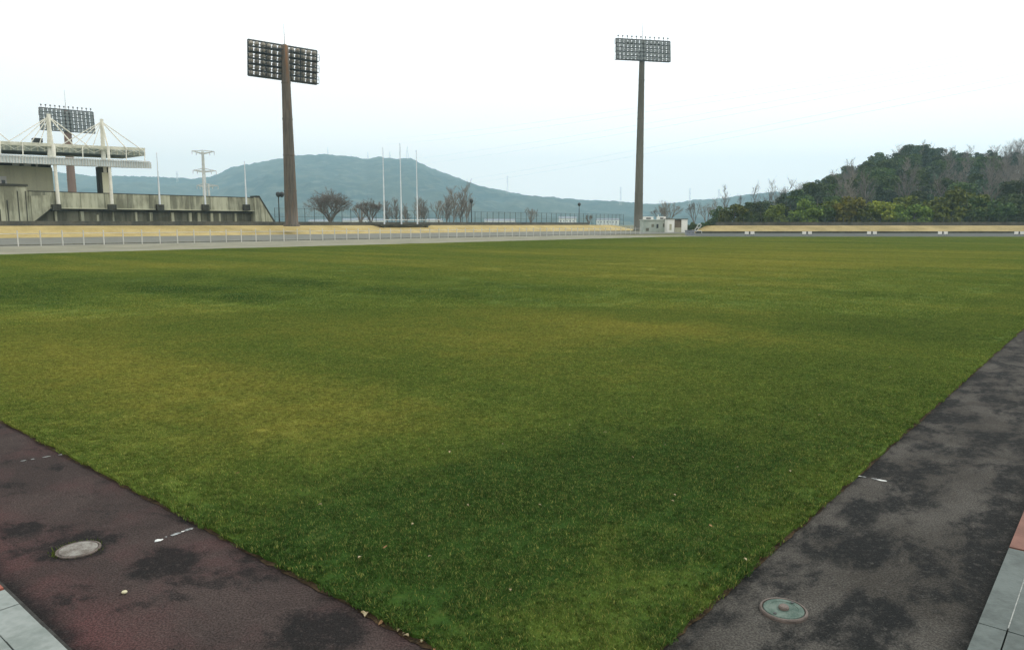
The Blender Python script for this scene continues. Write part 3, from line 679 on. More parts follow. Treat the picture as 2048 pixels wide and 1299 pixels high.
# ------------------------------------------------------------------ floodlight towers
def tower(label, px, ybase, Y, r0, r1, ztop, pole_m, lamp_m, panel, rows, cols, zb, yaw, rod, rear, top_spikes):
    b = AT(px, ybase, Y); b = Vector((b.x, b.y, zb))
    tw = thing('floodlight_tower', label, 'floodlight tower', b)
    o = (0, 0, 0); hh = ztop-zb
    mb = MB(); K = 10
    mb.lathe([(r0*1.25, -0.1), (r0*1.25, 0.25)] + [(r0+(r1-r0)*(k/K), 0.26+(hh-0.26)*k/K) for k in range(K+1)] + [(r1*0.4, hh+0.25), (0.0001, hh+0.3)], 28)
    mb.build('pole', pole_m, tw, origin=o, smooth=True)
    mb = MB()
    for k in range(1, 5): mb.lathe([(r0+(r1-r0)*k/5+0.003, hh*k/5-0.12), (r0+(r1-r0)*k/5+0.05, hh*k/5-0.10), (r0+(r1-r0)*k/5+0.05, hh*k/5+0.10), (r0+(r1-r0)*k/5+0.003, hh*k/5+0.12)], 24)
    mb.build('joint_ring', pole_m, tw, origin=o)
    W, Hh, off = panel; z0 = hh-Hh*off
    ux = Vector((math.cos(yaw), math.sin(yaw), 0)); uy = Vector((-ux.y, ux.x, 0)); uz = Vector((0, 0, 1))
    lean = (uz - uy*0.10*(1 if rear else -1)).normalized()
    mb = MB()
    def bar(a, b_, r=0.09): mb.tube(a, b_, r, r, 5)
    fr = uy*(r1+0.35)                                    # lamp frame stands on the far side when seen from the rear
    base = fr*(1 if rear else -1) + uz*z0
    for k in range(rows+1):
        zz = lean*(Hh*k/rows)
        mb.cbox(base+zz, W, 0.16, 0.26, ux, uy, uz)
    for c in range(5):
        x = ux*(W*(c/4-0.5)); mb.cbox(base+x+lean*Hh/2, 0.16, 0.18, Hh, ux, uy, lean)
    for k in (0.15, 0.5, 0.85):
        zz = lean*(Hh*k)
        bar(uz*z0+zz, base+zz, 0.22)
        bar(uz*z0+zz+ux*0.1, base+zz+ux*W*0.30, 0.09); bar(uz*z0+zz-ux*0.1, base+zz-ux*W*0.30, 0.09)
    mb.build('lamp_frame', M['dark_metal'], tw, origin=o)
    mb = MB()                                            # service walkways
    for k in range(0, rows, 2):
        zz = base+lean*(Hh*k/rows); d = uy*(-1 if rear else 1)
        mb.cbox(zz+d*0.55, W, 0.8, 0.07, ux, uy, uz)
        for hz in (0.55, 1.05): mb.cbox(zz+d*0.95+uz*hz, W, 0.05, 0.05, ux, uy, uz)
        for c in range(13): mb.cbox(zz+d*0.95+ux*(W*(c/12-0.5))+uz*0.53, 0.05, 0.05, 1.06, ux, uy, uz)
    mb.build('walkway', M['dark_metal'], tw, origin=o)
    # one lamp: deep housing with a glazed face, copied over the frame
    hs = min(W/cols*0.49, Hh/rows*0.47)
    body = MB()
    rot = Matrix((ux, uy, lean)).transposed()
    prof = [(hs*0.35, 0.55), (hs*0.6, 0.45), (hs*0.95, 0.1), (hs*1.0, -0.1)]
    def ringpts(r, d): return [rot @ Vector((r*math.cos(6.283*i/10), d*(-1 if rear else 1), r*math.sin(6.283*i/10))) for i in range(10)]
    rs_ = [ringpts(r, d) for r, d in prof]
    for a in range(3):
        for i in range(10): body.face([rs_[a][i], rs_[a][(i+1) % 10], rs_[a+1][(i+1) % 10], rs_[a+1][i]])
    body.face(rs_[0])
    lbm = body.mesh('floodlight', lamp_m)
    gl = MB(); gl.face(ringpts(hs*0.99, -0.09)); glm = gl.mesh('lens', M['lamp_glass'])
    jr = random.Random(int(px))
    cells = [(r_, c_) for r_ in range(rows) for c_ in range(cols)]
    for r_, c_ in cells:
        x = W*((c_+0.5)/cols-0.5); 
        p_ = base + ux*x + lean*(Hh*(r_+0.5)/rows) + uy*(0.05*(1 if rear else -1))
        ob = bpy.data.objects.new('floodlight', lbm); COL.objects.link(ob); ob.parent = tw; ob.location = p_
        ob.rotation_euler = (jr.uniform(-.12, .12), 0, jr.uniform(-.15, .15))
        g_ = bpy.data.objects.new('lens', glm); COL.objects.link(g_); g_.parent = ob
    mb = MB()
    if top_spikes:
        for c in range(12):
            a = base+ux*(W*((c+0.5)/12-0.5))+lean*Hh; mb.tube(a, a+uz*0.55, 0.05, 0.05, 5); mb.lathe([(0.0001, 0.5), (0.17, 0.6), (0.17, 0.85), (0.0001, 0.95)], 8, a)
        mb.build('top_lamp', M['dark_metal'], tw, origin=o)
    mb = MB(); mb.tube((0,0,hh), (0,0,hh+rod), 0.07, 0.03, 6); mb.build('lightning_rod', M['cable'], tw, origin=o)
    return tw
def ztop(py, Y, px=CX): return AT(px, py, Y).z
Y1, Y2, Y3 = 124.0, 190.0, 190.0
ux_px = lambda n, Y: n/FPX*Y
tower('tall brown rust streaked floodlight tower with a tilted lamp frame seen from the rear', 583, 440, Y1, 1.08, 0.60, ztop(92, Y1), M['pole'], M['lamp_rear'],
      (11.7, 5.3, 0.97), 6, 12, ZB-0.05, R(41.7), 3.4, True, False)
tower('slim tall grey floodlight tower beside the white huts', 1276.5, 445, Y2, 1.12, 0.62, ztop(82, Y2), M['pole_grey'], M['lamp_grey'],
      (14.2, 4.9, 0.98), 5, 14, 0.0, R(12.6), 4.6, False, True)
tower('reddish floodlight tower rising behind the cable stayed grandstand roof', 145, 388, Y3, 1.05, 0.80, ztop(222, Y3), M['pole_red'], M['lamp_grey'],
      (11.8, 5.3, 0.96), 6, 13, ZB-0.05, R(41.7), 5.0, False, True)

# ------------------------------------------------------------------ terrace (long concrete spectator wall)
TW = TB1+5.0                                            # plane of the terrace front
sW0 = S_of(onT(57, 420, TW)); sW1 = S_of(onT(508, 420, TW)); sW2 = S_of(onT(546, 443, TW))
zt = onT(300, 390, TW).z; zl = onT(300, 417.5, TW).z; zm = onT(300, 420, TW).z
ter = thing('terrace', 'long stained concrete spectator terrace wall with dark piers and a sloped end', 'terrace', P(sW0, TW, ZB))
mb = MB(); mb.box(P(sW0, TW, zl), eR*(sW1-sW0), eL*0.5, (0, 0, zt-zl)); mb.build('parapet', M['concrete'], ter)
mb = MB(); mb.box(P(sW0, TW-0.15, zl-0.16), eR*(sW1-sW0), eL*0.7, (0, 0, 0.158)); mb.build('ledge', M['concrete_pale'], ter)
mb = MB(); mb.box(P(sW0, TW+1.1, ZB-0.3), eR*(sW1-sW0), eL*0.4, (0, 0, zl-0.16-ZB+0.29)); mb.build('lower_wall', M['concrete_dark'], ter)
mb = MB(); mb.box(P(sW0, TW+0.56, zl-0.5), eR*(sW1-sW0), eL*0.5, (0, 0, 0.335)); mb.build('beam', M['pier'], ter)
mb = MB(); mb.box(P(sW0, TW-0.02, zt+0.002), eR*(sW1-sW0), eL*0.54, (0, 0, 0.12)); mb.build('coping', M['pier'], ter)
rq = random.Random(21); sx = sW0+3.5
while sx < sW1-1.5:
    mb = MB(); wq = rq.choice([0.28, 0.28, 0.45]); mb.box(P(sx, TW+0.75, ZB-0.3), eR*wq, eL*0.32, (0, 0, (zl-0.52-ZB+0.3)*rq.choice([1, 1, 0.8])))
    mb.build('pilaster', rq.choice([M['concrete_pale'], M['concrete'], M['concrete_pale']]), ter); sx += rq.choice([1.5, 2.2, 2.9, 3.4])
mb = MB()
mb.prism([P(sW1+0.02, TW-0.3, ZB-0.1), P(sW2, TW-0.3, ZB-0.1), P(sW2, TW-0.3, ZB+0.5), P(sW1+0.9, TW-0.3, zt+0.1), P(sW1+0.02, TW-0.3, zt+0.1)], eL*2.0)
mb.build('end_wall', M['concrete'], ter)
mb = MB(); mb.prism([P(sW2+0.03, TW-0.34, ZB+0.5), P(sW1+0.9, TW-0.34, zt+0.1), P(sW1+0.4, TW-0.34, zt+0.16), P(sW1+0.4, TW-0.34, zt+0.42), P(sW1+1.0, TW-0.34, zt+0.40), P(sW2+0.28, TW-0.34, ZB+0.62)], eL*2.08); mb.build('end_coping', M['pier'], ter)
mb = MB()                                               # seat steps behind the parapet
for k in range(6): mb.box(P(sW0, TW+1.6+k*0.85, ZB-0.2), eR*(sW1-sW0), eL*0.84, (0, 0, zt-1.6+k*0.22-ZB))
mb.build('steps', M['concrete_dark'], ter)
for px in (113, 224, 320, 411, 493):
    b = onT(px, 412, TW-0.5); sc_ = S_of(b); mb = MB(); hz = onT(px, 409, TW-0.5).z; lz = onT(px, 421, TW-0.5).z
    mb.box(P(sc_-0.55, TW-0.75, lz), eR*1.1, eL*0.58, (0, 0, hz-lz)); mb.build('pier', M['pier'], ter)
for px, ty, nm in ((320, 308, 'nearest the grandstand roof'), (411, 352, 'in front of the white power pylon'), (493, 325, 'nearest the sloped terrace end')):
    b = onT(px, 412, TW-0.5); tp_ = onT(px-1, ty, TW-0.5); z0 = onT(px, 409.5, TW-0.5).z
    fp = thing('flagpole', f'thin white flagpole on the terrace pier {nm}', 'flagpole', (b.x, b.y, z0), 'flagpoles on the terrace piers')
    mb = MB(); mb.tube((0,0,0), (0,0,tp_.z-z0), 0.16, 0.06, 8); mb.build('pole', M['flag_white'], fp, origin=(0,0,0))
    mb = MB(); mb.lathe([(0.05, tp_.z-z0), (0.12, tp_.z-z0+0.1), (0.0001, tp_.z-z0+0.25)], 8); mb.build('finial', M['flag_white'], fp, origin=(0,0,0))

# ------------------------------------------------------------------ grandstand with a cable-stayed roof
TG = TW+1.0
gs = thing('grandstand', 'concrete grandstand with a white cable stayed roof on tall masts', 'grandstand', P(sW0, TG, ZB))
def T_(px, py, t=TG): return onT(px, py, t)
sG = S_of(T_(108, 380, TG+6)); sGm = sG-60
zw = T_(60, 333, TG+6).z
mb = MB(); mb.box(P(sGm, TG+6, ZB), eR*(sG-sGm), eL*14, (0, 0, zw-ZB)); mb.build('rear_wall', M['concrete_beige'], gs)
mb = MB(); zs = onT(30, 371, TW-1.5).z; sS = S_of(onT(56, 400, TW-1.5))
mb.box(P(sS-40, TW-1.5, ZB-0.1), eR*40, eL*8.4, (0, 0, zs-ZB)); mb.build('stair_block', M['concrete'], gs)
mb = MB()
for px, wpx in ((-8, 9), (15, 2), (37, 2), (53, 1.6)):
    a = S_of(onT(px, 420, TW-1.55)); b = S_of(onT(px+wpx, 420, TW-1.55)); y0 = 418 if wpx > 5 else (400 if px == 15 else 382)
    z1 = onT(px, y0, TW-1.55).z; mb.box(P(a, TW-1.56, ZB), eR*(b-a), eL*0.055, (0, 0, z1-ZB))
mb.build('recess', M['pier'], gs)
mb = MB(); mb.box(P(sS-40.1, TW-1.62, zs-0.08), eR*40.2, eL*8.5, (0, 0, 0.3)); mb.build('coping', M['pier'], gs)
# raking stair parapet
a0, a1 = onT(57, 445, TW-0.6), onT(100, 418, TW-0.6); up0, up1 = onT(57, 392, TW-0.6), onT(100, 390, TW-0.6)
mb = MB(); mb.prism([P(S_of(a0), TW-0.6, ZB), P(S_of(a1), TW-0.6, a1.z), P(S_of(up1), TW-0.6, up1.z), P(S_of(up0), TW-0.6, up0.z)], eL*0.5); mb.build('stair_parapet', M['concrete'], gs)
# window in the wall
mb = MB(); w0, w1 = onT(-2, 352, TG+5.9), onT(14, 371, TG+5.9)
mb.box(P(S_of(w0), TG+5.86, w1.z), eR*(S_of(w1)-S_of(w0)), eL*0.12, (0, 0, w0.z-w1.z)); wf = mb.build('window', M['white'], gs)
mb = MB(); w0, w1 = onT(3, 360, TG+5.8), onT(11, 370, TG+5.8); mb.box(P(S_of(w0), TG+5.80, w1.z), eR*(S_of(w1)-S_of(w0)), eL*0.055, (0, 0, w0.z-w1.z)); 
o = mb.build('pane', M['glass_dark'], gs); o.parent = wf
# dark openings under the roof edge
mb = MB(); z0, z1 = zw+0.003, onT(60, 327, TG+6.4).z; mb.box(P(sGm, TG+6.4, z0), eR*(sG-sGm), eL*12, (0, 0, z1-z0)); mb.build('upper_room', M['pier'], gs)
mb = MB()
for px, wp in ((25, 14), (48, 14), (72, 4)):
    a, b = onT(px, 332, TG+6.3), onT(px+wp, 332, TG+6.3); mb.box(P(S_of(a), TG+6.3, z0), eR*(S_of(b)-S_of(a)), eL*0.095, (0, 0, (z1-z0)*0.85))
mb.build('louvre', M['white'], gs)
# roof decks: the lower canopy of pale ribbed sheet, the dark upper deck and the pale boom in front
def deck(name, m, pxl, yl, pxr, yr, thick, t, depth, ribs=0, rm=None, skew=0.0):
    a, b = onT(pxl, yl, t), onT(pxr, yr, t); mb = MB(); ax = b-a
    mb.box(a-Vector((0, 0, thick)), ax, eL*depth+Vector((0, 0, skew)), (0, 0, thick)); d = mb.build(name, m, gs)
    if ribs:
        mb = MB()
        for i in range(ribs+1):
            c = a+ax*(i/ribs); mb.box(c-Vector((0, 0, thick+0.02))-eL*0.10, ax.normalized()*0.14, eL*0.095, (0, 0, thick+0.04))
        r_ = mb.build('rib', rm, gs); r_.parent = d
    return d
px1 = lambda n, t=TG, x=150: (onT(x, 300, t).y)/FPX*n
deck('canopy', M['roof_sheet'], -260, 299, 300, 325, px1(12), TG-1.5, 9.0, 92, M['galv'], 0.5)
deck('upper_deck', M['roof_dark'], -260, 276, 288, 303, px1(9), TG+0.8, 8.0, 40, M['roof_beam'])
deck('boom', M['roof_beam'], -260, 269, 290, 296, px1(6), TG-0.2, 0.7)
deck('gutter', M['galv'], -260, 296, 300, 322.5, px1(1.6), TG-1.75, 0.24)
mb = MB()
for i in range(34):
    xa, xb = -260+i*16, -260+(i+1)*16
    ya, yb = 276+(xa+260)*0.0475, 276+(xb+260)*0.0475
    if i % 2: mb.tube(onT(xa, ya, TG-0.25), onT(xb, yb+8, TG+0.6), 0.05, 0.05, 5)
    else: mb.tube(onT(xa, ya+8, TG+0.6), onT(xb, yb, TG-0.25), 0.05, 0.05, 5)
mb.build('truss', M['steel_white'], gs)
mb = MB()                                               # hangers between boom and canopy
for px in (-120, -60, 0, 45, 110, 165, 215, 252, 289):
    y0 = 283+px*0.059; y1 = 309+px*0.056; mb.tube(onT(px, y0, TG-0.3), onT(px+1, y1, TG-0.7), 0.07, 0.07, 6)
mb.build('hanger', M['steel_white'], gs)
def mast(pts, r, nm='mast'):
    mb = MB()
    for (a, b, r0, r1) in pts: mb.tube(a, b, r0, r1, 12)
    return mb.build(nm, M['steel_white'], gs)
cab = MB()
for tx, ty, mx_, my, sx_, sy, fx, fy in ((97, 228, 101, 330, 106, 288, 117, 408), (203, 238, 209, 345, 216, 293, 224, 408), (-62, 212, -58, 330, -52, 280, -44, 408)):
    mast([(onT(tx, ty, TG+0.3), onT(mx_, my, TG+0.6), 0.24, 0.36)], 0)
    mast([(onT(sx_, sy, TG-0.9), onT(fx, fy, TW-0.55), 0.20, 0.26)], 0, 'strut')
    mast([(onT(sx_, sy+1, TG-0.9), onT(tx, ty+4, TG+0.2), 0.10, 0.12)], 0, 'stay_bar')
    top = onT(tx, ty+5, TG+0.3)
    for dx in (-82, -58, -36, -18): cab.tube(top, onT(tx+dx, 283+(tx+dx)*0.064, TG-0.3), 0.06, 0.06, 5)
    cab.tube(top, onT(tx+52, 283+(tx+52)*0.064, TG-0.3), 0.09, 0.09, 5); cab.tube(top, onT(tx+84, 284+(tx+84)*0.062, TG-0.3), 0.075, 0.075, 5)
cab.build('cable', M['steel_white'], gs)
a, b = onT(204, 345, TG+0.6), onT(213, 389, TG+0.6)
mb = MB(); mb.box(P(S_of(a)-0.1, TG+0.4, b.z-0.5), eR*1.3, eL*1.2, (0, 0, a.z-b.z+0.5)); mb.build('column', M['concrete_beige'], gs)
mb = MB(); mb.box(P(S_of(a)-0.5, TG+0.35, b.z-0.5), eR*0.38, eL*1.2, (0, 0, a.z-b.z+1.3)); mb.box(P(S_of(a)-0.1, TG+0.35, a.z+0.003), eR*1.3, eL*1.25, (0, 0, 0.8)); mb.build('bracket', M['pier'], gs)
# small loudspeaker cluster on the roof
b = onT(76, 300, TG+2); hz = onT(76, 276, TG+2).z
sp = thing('loudspeaker', 'dark loudspeaker cluster standing on the grandstand roof', 'loudspeaker', (b.x, b.y, b.z))
mb = MB(); hh = hz-b.z; mb.cbox((0, 0, hh*0.3), 1.5, 1.2, hh*0.5, eR, eL); mb.cbox((0, 0, hh*0.8), 1.1, 1.0, hh*0.34, eR, eL); mb.build('horn', M['dark_metal'], sp, origin=(0,0,0))
mb = MB(); mb.tube((0, 0, -0.3), (0, 0, hh), 0.12, 0.1, 8); mb.build('stand', M['galv'], sp, origin=(0,0,0))

# ------------------------------------------------------------------ white power pylon and far pylons, power lines
YP = 330.0
b = AT(413, 446, YP); pz = AT(413, 303, YP).z
py_ = thing('power_pylon', 'pale tubular power pylon with three wide crossarms behind the terrace', 'pylon', (b.x, b.y, 0))
mb = MB(); mb.tube((0,0,0), (0,0,pz), 1.15, 0.55, 12); mb.tube((1.9, 0.4, 0), (1.6, 0.3, AT(413, 368, YP).z), 0.6, 0.5, 8); mb.build('mast', M['galv'], py_, origin=(0,0,0))
for yy, lft, rgt in ((305, 18, 20), (341, 18, 22), (371, 12, 24)):
    z = AT(413, yy, YP).z; mb = MB(); k = YP/FPX
    for sgn, ln in ((-1, lft), (1, rgt)):
        e = Vector((sgn*ln*k, sgn*1.5, 0.6 if yy < 320 else 0.0))
        mb.tube((0, 0, z-0.5), Vector((0, 0, z))+e, 0.42, 0.16, 6); mb.tube((0, 0, z+0.9), Vector((0, 0, z))+e, 0.2, 0.12, 6)
        for u in (0.6, 1.0): mb.tube(Vector((0, 0, z))+e*u, Vector((0, 0, z-1.6))+e*u, 0.14, 0.14, 5)
    mb.build('crossarm', M['galv'], py_, origin=(0,0,0))
def lattice(px, ytop, ybase, Y, wd, label, m, name='radio_mast', cat='radio mast', arms=False, group=None):
    b = AT(px, ybase, Y); top = AT(px, ytop, Y); hh = top.z-b.z; k = Y/FPX
    o = thing(name, label, cat, (b.x, b.y, b.z-3), group); hh += 3
    mb = MB(); w0 = wd*k/2; r = 0.18*k
    for sx_ in (-1, 1):
        for sy_ in (-1, 1): mb.tube((sx_*w0, sy_*w0, 0), (sx_*w0*0.15, sy_*w0*0.15, hh), r, r*0.6, 4)
    for i in range(8):
        z0, z1 = hh*i/8, hh*(i+1)/8; a = w0*(1-0.85*i/8); c = w0*(1-0.85*(i+1)/8)
        mb.tube((-a, -a, z0), (c, -c, z1), r*0.6, r*0.6, 3); mb.tube((a, -a, z0), (-c, -c, z1), r*0.6, r*0.6, 3)
    mb.build('lattice', m, o, origin=(0,0,0))
    if arms:
        mb = MB()
        for u in (0.7, 0.82, 0.94): mb.cbox((0, 0, hh*u), wd*k*1.6, r*2, r*2)
        mb.build('crossarm', m, o, origin=(0,0,0))
    return o
YM = 2600.0
GP = 'masts on the blue mountain top'
lattice(815, 293, 322, YM-60, 5.5, 'red and white lattice radio mast on the highest right hand shoulder of the mountain', M['galv'], group=GP)
lattice(800, 290, 322, YM-60, 2.0, 'thin tall radio mast just left of the largest mast on the mountain', M['galv'], group=GP)
lattice(780, 302, 322, YM-60, 3.0, 'short radio mast behind the leftmost flagpole pair on the mountain top', M['galv'], group=GP)
lattice(736, 304, 320, YM-60, 2.2, 'small radio mast left of the flagpoles on the mountain top', M['galv'], group=GP)
lattice(656, 295, 314, YM-60, 1.6, 'thin radio mast above the large round bare tree on the mountain top', M['galv'], group=GP)
GP2 = 'faint pylons along the far ridge'
for px, yt, yb, lb in ((1015, 352, 386, 'faint power pylon on the falling ridge right of the mountain'), (1241, 374, 408, 'faint power pylon on the ridge just left of the slim tower'),
                       (1379, 376, 410, 'faint power pylon on the ridge right of the white shed'), (1437, 378, 402, 'faint power pylon on the ridge left of the wooded hill'), (355, 343, 362, 'faint power pylon on the low ridge left of the white pylon')):
    lattice(px, yt, yb, 2100, 3.4, lb, M['galv'], 'power_pylon', 'pylon', True, GP2)
def power_line(p0, p1, sag, r, label):
    mb = MB(); n = 24; prev = None
    for i in range(n+1):
        u = i/n; p = p0.lerp(p1, u); p = p-Vector((0, 0, sag*4*u*(1-u)))
        if prev is not None: mb.tube(prev, p, r, r, 4, False)
        prev = p
    tag(mb.build('power_line', M['cable'], fix=False), label, 'cable', 'faint power lines crossing the sky')
for i, (x0, y0, x1, y1, lb) in enumerate(((830, 272, 1290, 217, 'topmost faint power line crossing the sky'), (830, 283, 1290, 228, 'second highest faint power line crossing the sky'),
                                      (860, 315, 1480, 212, 'third highest faint power line crossing the sky'), (860, 327, 1480, 224, 'third lowest faint power line crossing the sky'),
                                      (900, 366, 1562, 238, 'second lowest faint power line crossing the sky'), (900, 375, 1581, 248, 'lowest faint power line crossing the sky'))):
    k = 1.55; X1 = x0+(x1-x0)*k; Y1_ = y0+(y1-y0)*k
    power_line(AT(x0-60, y0+6, 1500), AT(X1+400, Y1_-78, 420), 6, 0.06, lb)

# ------------------------------------------------------------------ mountain
def interp(tab, x):
    if x <= tab[0][0]: return tab[0][1]
    for (a, ya), (b, yb) in zip(tab, tab[1:]):
        if x <= b:
            u = (x-a)/(b-a); return ya+(yb-ya)*u
    return tab[-1][1]
from mathutils import noise as mnoise
RIDGE = [(-1400, 385), (-600, 372), (-100, 345), (0, 348), (60, 346), (120, 345), (190, 352), (280, 353), (340, 356), (400, 358), (430, 352), (470, 335), (520, 325), (560, 318), (600, 312), (650, 309), (700, 313), (735, 318),
         (760, 314), (800, 318), (822, 317), (860, 335), (900, 350), (950, 370), (1000, 381), (1050, 390), (1100, 395), (1150, 399), (1200, 402), (1250, 406), (1290, 410), (1340, 408), (1400, 400), (1450, 398), (1480, 392), (1540, 385), (1600, 384), (1700, 395), (2100, 405), (2600, 395), (3400, 420)]
def heights(name, x0, x1, nx, ys, crest, m, tab, amp, fade):
    vs = []; fs = []
    for i in range(nx+1):
        px = x0+(x1-x0)*i/nx; zr = AT(px, interp(tab, px), crest).z
        kx = (px-CX)/FPX/(CT+(CY-HY)/FPX*SN)
        for (Y, u) in ys:
            x = kx*Y; v = Vector((x/fade, Y/fade, 0.3))
            nz = mnoise.fractal(v, 1.0, 2.1, 5)*amp*(0.25+u*0.75) if 0 < u < 1 else 0.0
            fine = mnoise.noise(Vector((x/14, Y/14, 7)))*5.5*(1 if u > 0.05 else 0)+mnoise.noise(Vector((x/40, Y/40, 2)))*7*(1 if u > 0.05 else 0)
            vs.append((x, Y, max(-1.0, zr*u+nz*(1-u)+fine*0.8)))
    ny = len(ys)
    for i in range(nx):
        for j in range(ny-1): a = i*ny+j; fs.append((a, a+ny, a+ny+1, a+1))
    mb = MB(); mb.v = vs; mb.f = fs; mb.m = [0]*len(fs)
    return struct(name, mb, m, smooth=True, fix=False)
ys = [(1400+1200*(j/34), (3*(j/34)**2-2*(j/34)**3)*0.55+(j/34)*0.45) for j in range(35)] + [(2600+900*(j/8), 1-(j/8)) for j in range(1, 9)]
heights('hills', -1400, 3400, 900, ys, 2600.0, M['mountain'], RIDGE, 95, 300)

# ------------------------------------------------------------------ right bank and wooded hill
YB0, YB1 = 142.0, 149.0
def XY(px, Y): return Vector(((px-CX)/FPX/(CT+(CY-HY)/FPX*SN)*Y, Y, 0))
xs = [1392, 1420, 1450, 1500, 1600, 1700, 1800, 1900, 2048, 2200, 2500]
foot = [XY(1380, YB0-0.5)]+[XY(x, YB0) for x in xs]; crest = [XY(1415, YB1-2)]+[XY(max(x, 1425+3*i), YB1) for i, x in enumerate(xs)]
mb = bank('bank', foot, crest, None, M['bank_right'], ZB-0.05); struct('embankment', mb, M['bank_right'])
mb = MB(); tp_ = [XY(1428, YB1-0.05), XY(2500, YB1-0.05), XY(2500, 215), XY(1428, 215)]
mb.prism([(p.x, p.y, ZB-0.08) for p in tp_], (0, 0, -1.4)); struct('terrain', mb, M['scrub'])
a = XY(1420, YB0-0.9); mb = MB(); b = XY(2400, YB0-0.9)
mb.box((XY(1392, YB0-0.9).x, YB0-0.9, -0.02), (b.x-XY(1392, YB0-0.9).x, 0, 0), (0, 0.3, 0), (0, 0, 0.36))
tag(mb.build('low_wall', M['pier'], origin=a), 'low dark kerb wall at the foot of the right dry bank', 'wall')
mb = MB(); a = XY(1432, YB1+0.8); b = XY(2400, YB1+0.8); mb.box((a.x, a.y, ZB-0.1), (b.x-a.x, 0, 0), (0, 0.3, 0), (0, 0, 0.72))
tag(mb.build('low_wall', M['dark_wall'], origin=a), 'long low dark wall along the crest of the right dry bank below the trees', 'wall')
mb_ = thing('mesh_fence', 'thin dark mesh fence on the right bank in front of the green bushes', 'fence', XY(1432, YB1+1.6)+Vector((0, 0, ZB)))
mb = MB(); mb.tube((0,0,-0.15), (0,0,1.6), 0.04, 0.04, 5); fpm2 = mb.mesh('post', M['fence_dark'])
x0, x1 = XY(1432, YB1+1.6).x, XY(2250, YB1+1.6).x
for i in range(46):
    o = bpy.data.objects.new('post', fpm2); COL.objects.link(o); o.parent = mb_; o.location = ((x1-x0)*i/45, 0, 0)
mb = MB()
for k in range(8): mb.tube((0, 0.03, 0.1+k*0.21), (x1-x0, 0.03, 0.1+k*0.21), 0.008, 0.008, 3, False)
mb.build('mesh', M['fence_dark'], mb_, origin=(0,0,0), fix=False)

WOOD = [(1300, 445), (1380, 441), (1450, 428), (1500, 416), (1560, 402), (1600, 386), (1650, 360), (1700, 336), (1760, 314), (1800, 303), (1830, 292), (1870, 300), (1900, 309), (1960, 310), (2048, 304), (2200, 300), (2600, 310)]
YH0, YH1 = 205.0, 350.0
TREE_H = 11.5
def hillz(px, Y):
    zr = max(ZB, AT(px, interp(WOOD, px), YH1).z-TREE_H*0.82)
    u = min(1, max(0, (Y-YH0)/(YH1-YH0))); u = u*u*(3-2*u)*0.6+u*0.4
    return ZB-0.1+(zr-ZB)*u
nx = 60; yy = [YH0+(YH1-YH0)*j/16 for j in range(17)]
mb = MB(); vs = []; fs = []
cols = [1420+(2600-1420)*i/nx for i in range(nx+1)]
ylist = yy+[380, 430]
for px in cols:
    for Y in ylist:
        z = hillz(px, min(Y, YH1)); 
        if Y > YH1: z -= (Y-YH1)*0.12
        p = XY(px, Y); vs.append((p.x, Y, z+mnoise.noise(Vector((p.x/9, Y/9, 1)))*0.6*(Y > YH0)))
ny = len(ylist)
for i in range(nx):
    for j in range(ny-1): a_ = i*ny+j; fs.append((a_, a_+ny, a_+ny+1, a_+1))
mb.v = vs; mb.f = fs; mb.m = [0]*len(fs); struct('hillside', mb, M['scrub'], smooth=True, fix=False)

# ------------------------------------------------------------------ trees
def add_leaf(mb, c, size, rq, flat=0.0):
    n = Vector((rq.gauss(0, 1), rq.gauss(0, 1), rq.gauss(0.4, 1))).normalized(); a = n.orthogonal().normalized(); b = n.cross(a)
    ang = rq.random()*6.28; u = (a*math.cos(ang)+b*math.sin(ang))*size*(0.6+rq.random()*0.6); v = (b*math.cos(ang)-a*math.sin(ang))*size*(0.4+rq.random()*0.5)
    mb.face([c-u, c-v*0.9+u*0.1, c+u, c+v])
def crown_mesh(seed, h, shape, nleaf, size, m, name='crown', nocore=False):
    rq = random.Random(seed); mb = MB(); blobs = []
    if shape == 'cone':
        for k in range(11):
            u = k/10; blobs.append((Vector((rq.gauss(0, .25), rq.gauss(0, .25), h*(0.16+0.82*u))), h*(0.22*(1-u)+0.03), h*0.10))
    elif shape == 'round':
        for k in range(16):
            a = rq.random()*6.28; r = h*0.27*math.sqrt(rq.random()); z = h*(0.38+0.48*rq.random()); blobs.append((Vector((r*math.cos(a), r*math.sin(a), z)), h*rq.uniform(.11, .19), h*rq.uniform(.08, .14)))
    elif shape == 'tall':
        for k in range(15):
            a = rq.random()*6.28; r = h*0.14*math.sqrt(rq.random()); z = h*(0.28+0.64*rq.random()); blobs.append((Vector((r*math.cos(a), r*math.sin(a), z)), h*rq.uniform(.08, .14), h*rq.uniform(.06, .11)))
    elif shape == 'layered':
        for k in range(13):
            a = rq.random()*6.28; r = h*0.22*rq.random(); z = h*(0.45+0.5*rq.random()); blobs.append((Vector((r*math.cos(a), r*math.sin(a), z)), h*rq.uniform(.12, .2), h*rq.uniform(.03, .06)))
    else:                                                   # bush: wide, down to the ground
        for k in range(24):
            a = rq.random()*6.28; r = h*0.48*math.sqrt(rq.random()); z = h*(0.12+0.72*rq.random()*(1-0.5*(r/(h*0.5))**2)); blobs.append((Vector((r*math.cos(a), r*math.sin(a), z)), h*rq.uniform(.13, .22), h*rq.uniform(.10, .17)))
    tot = sum(b[1] for b in blobs)
    for c, rx, rz in blobs:
        for k in range(int(nleaf*rx/tot)):
            d = Vector((rq.gauss(0, 1), rq.gauss(0, 1), rq.gauss(0, 1))).normalized(); rad = 0.55+0.5*rq.random()**0.6
            add_leaf(mb, c+Vector((d.x*rx*rad, d.y*rx*rad, d.z*rz*rad)), size, rq)
    return mb.mesh(name, m, fix=False), blobs
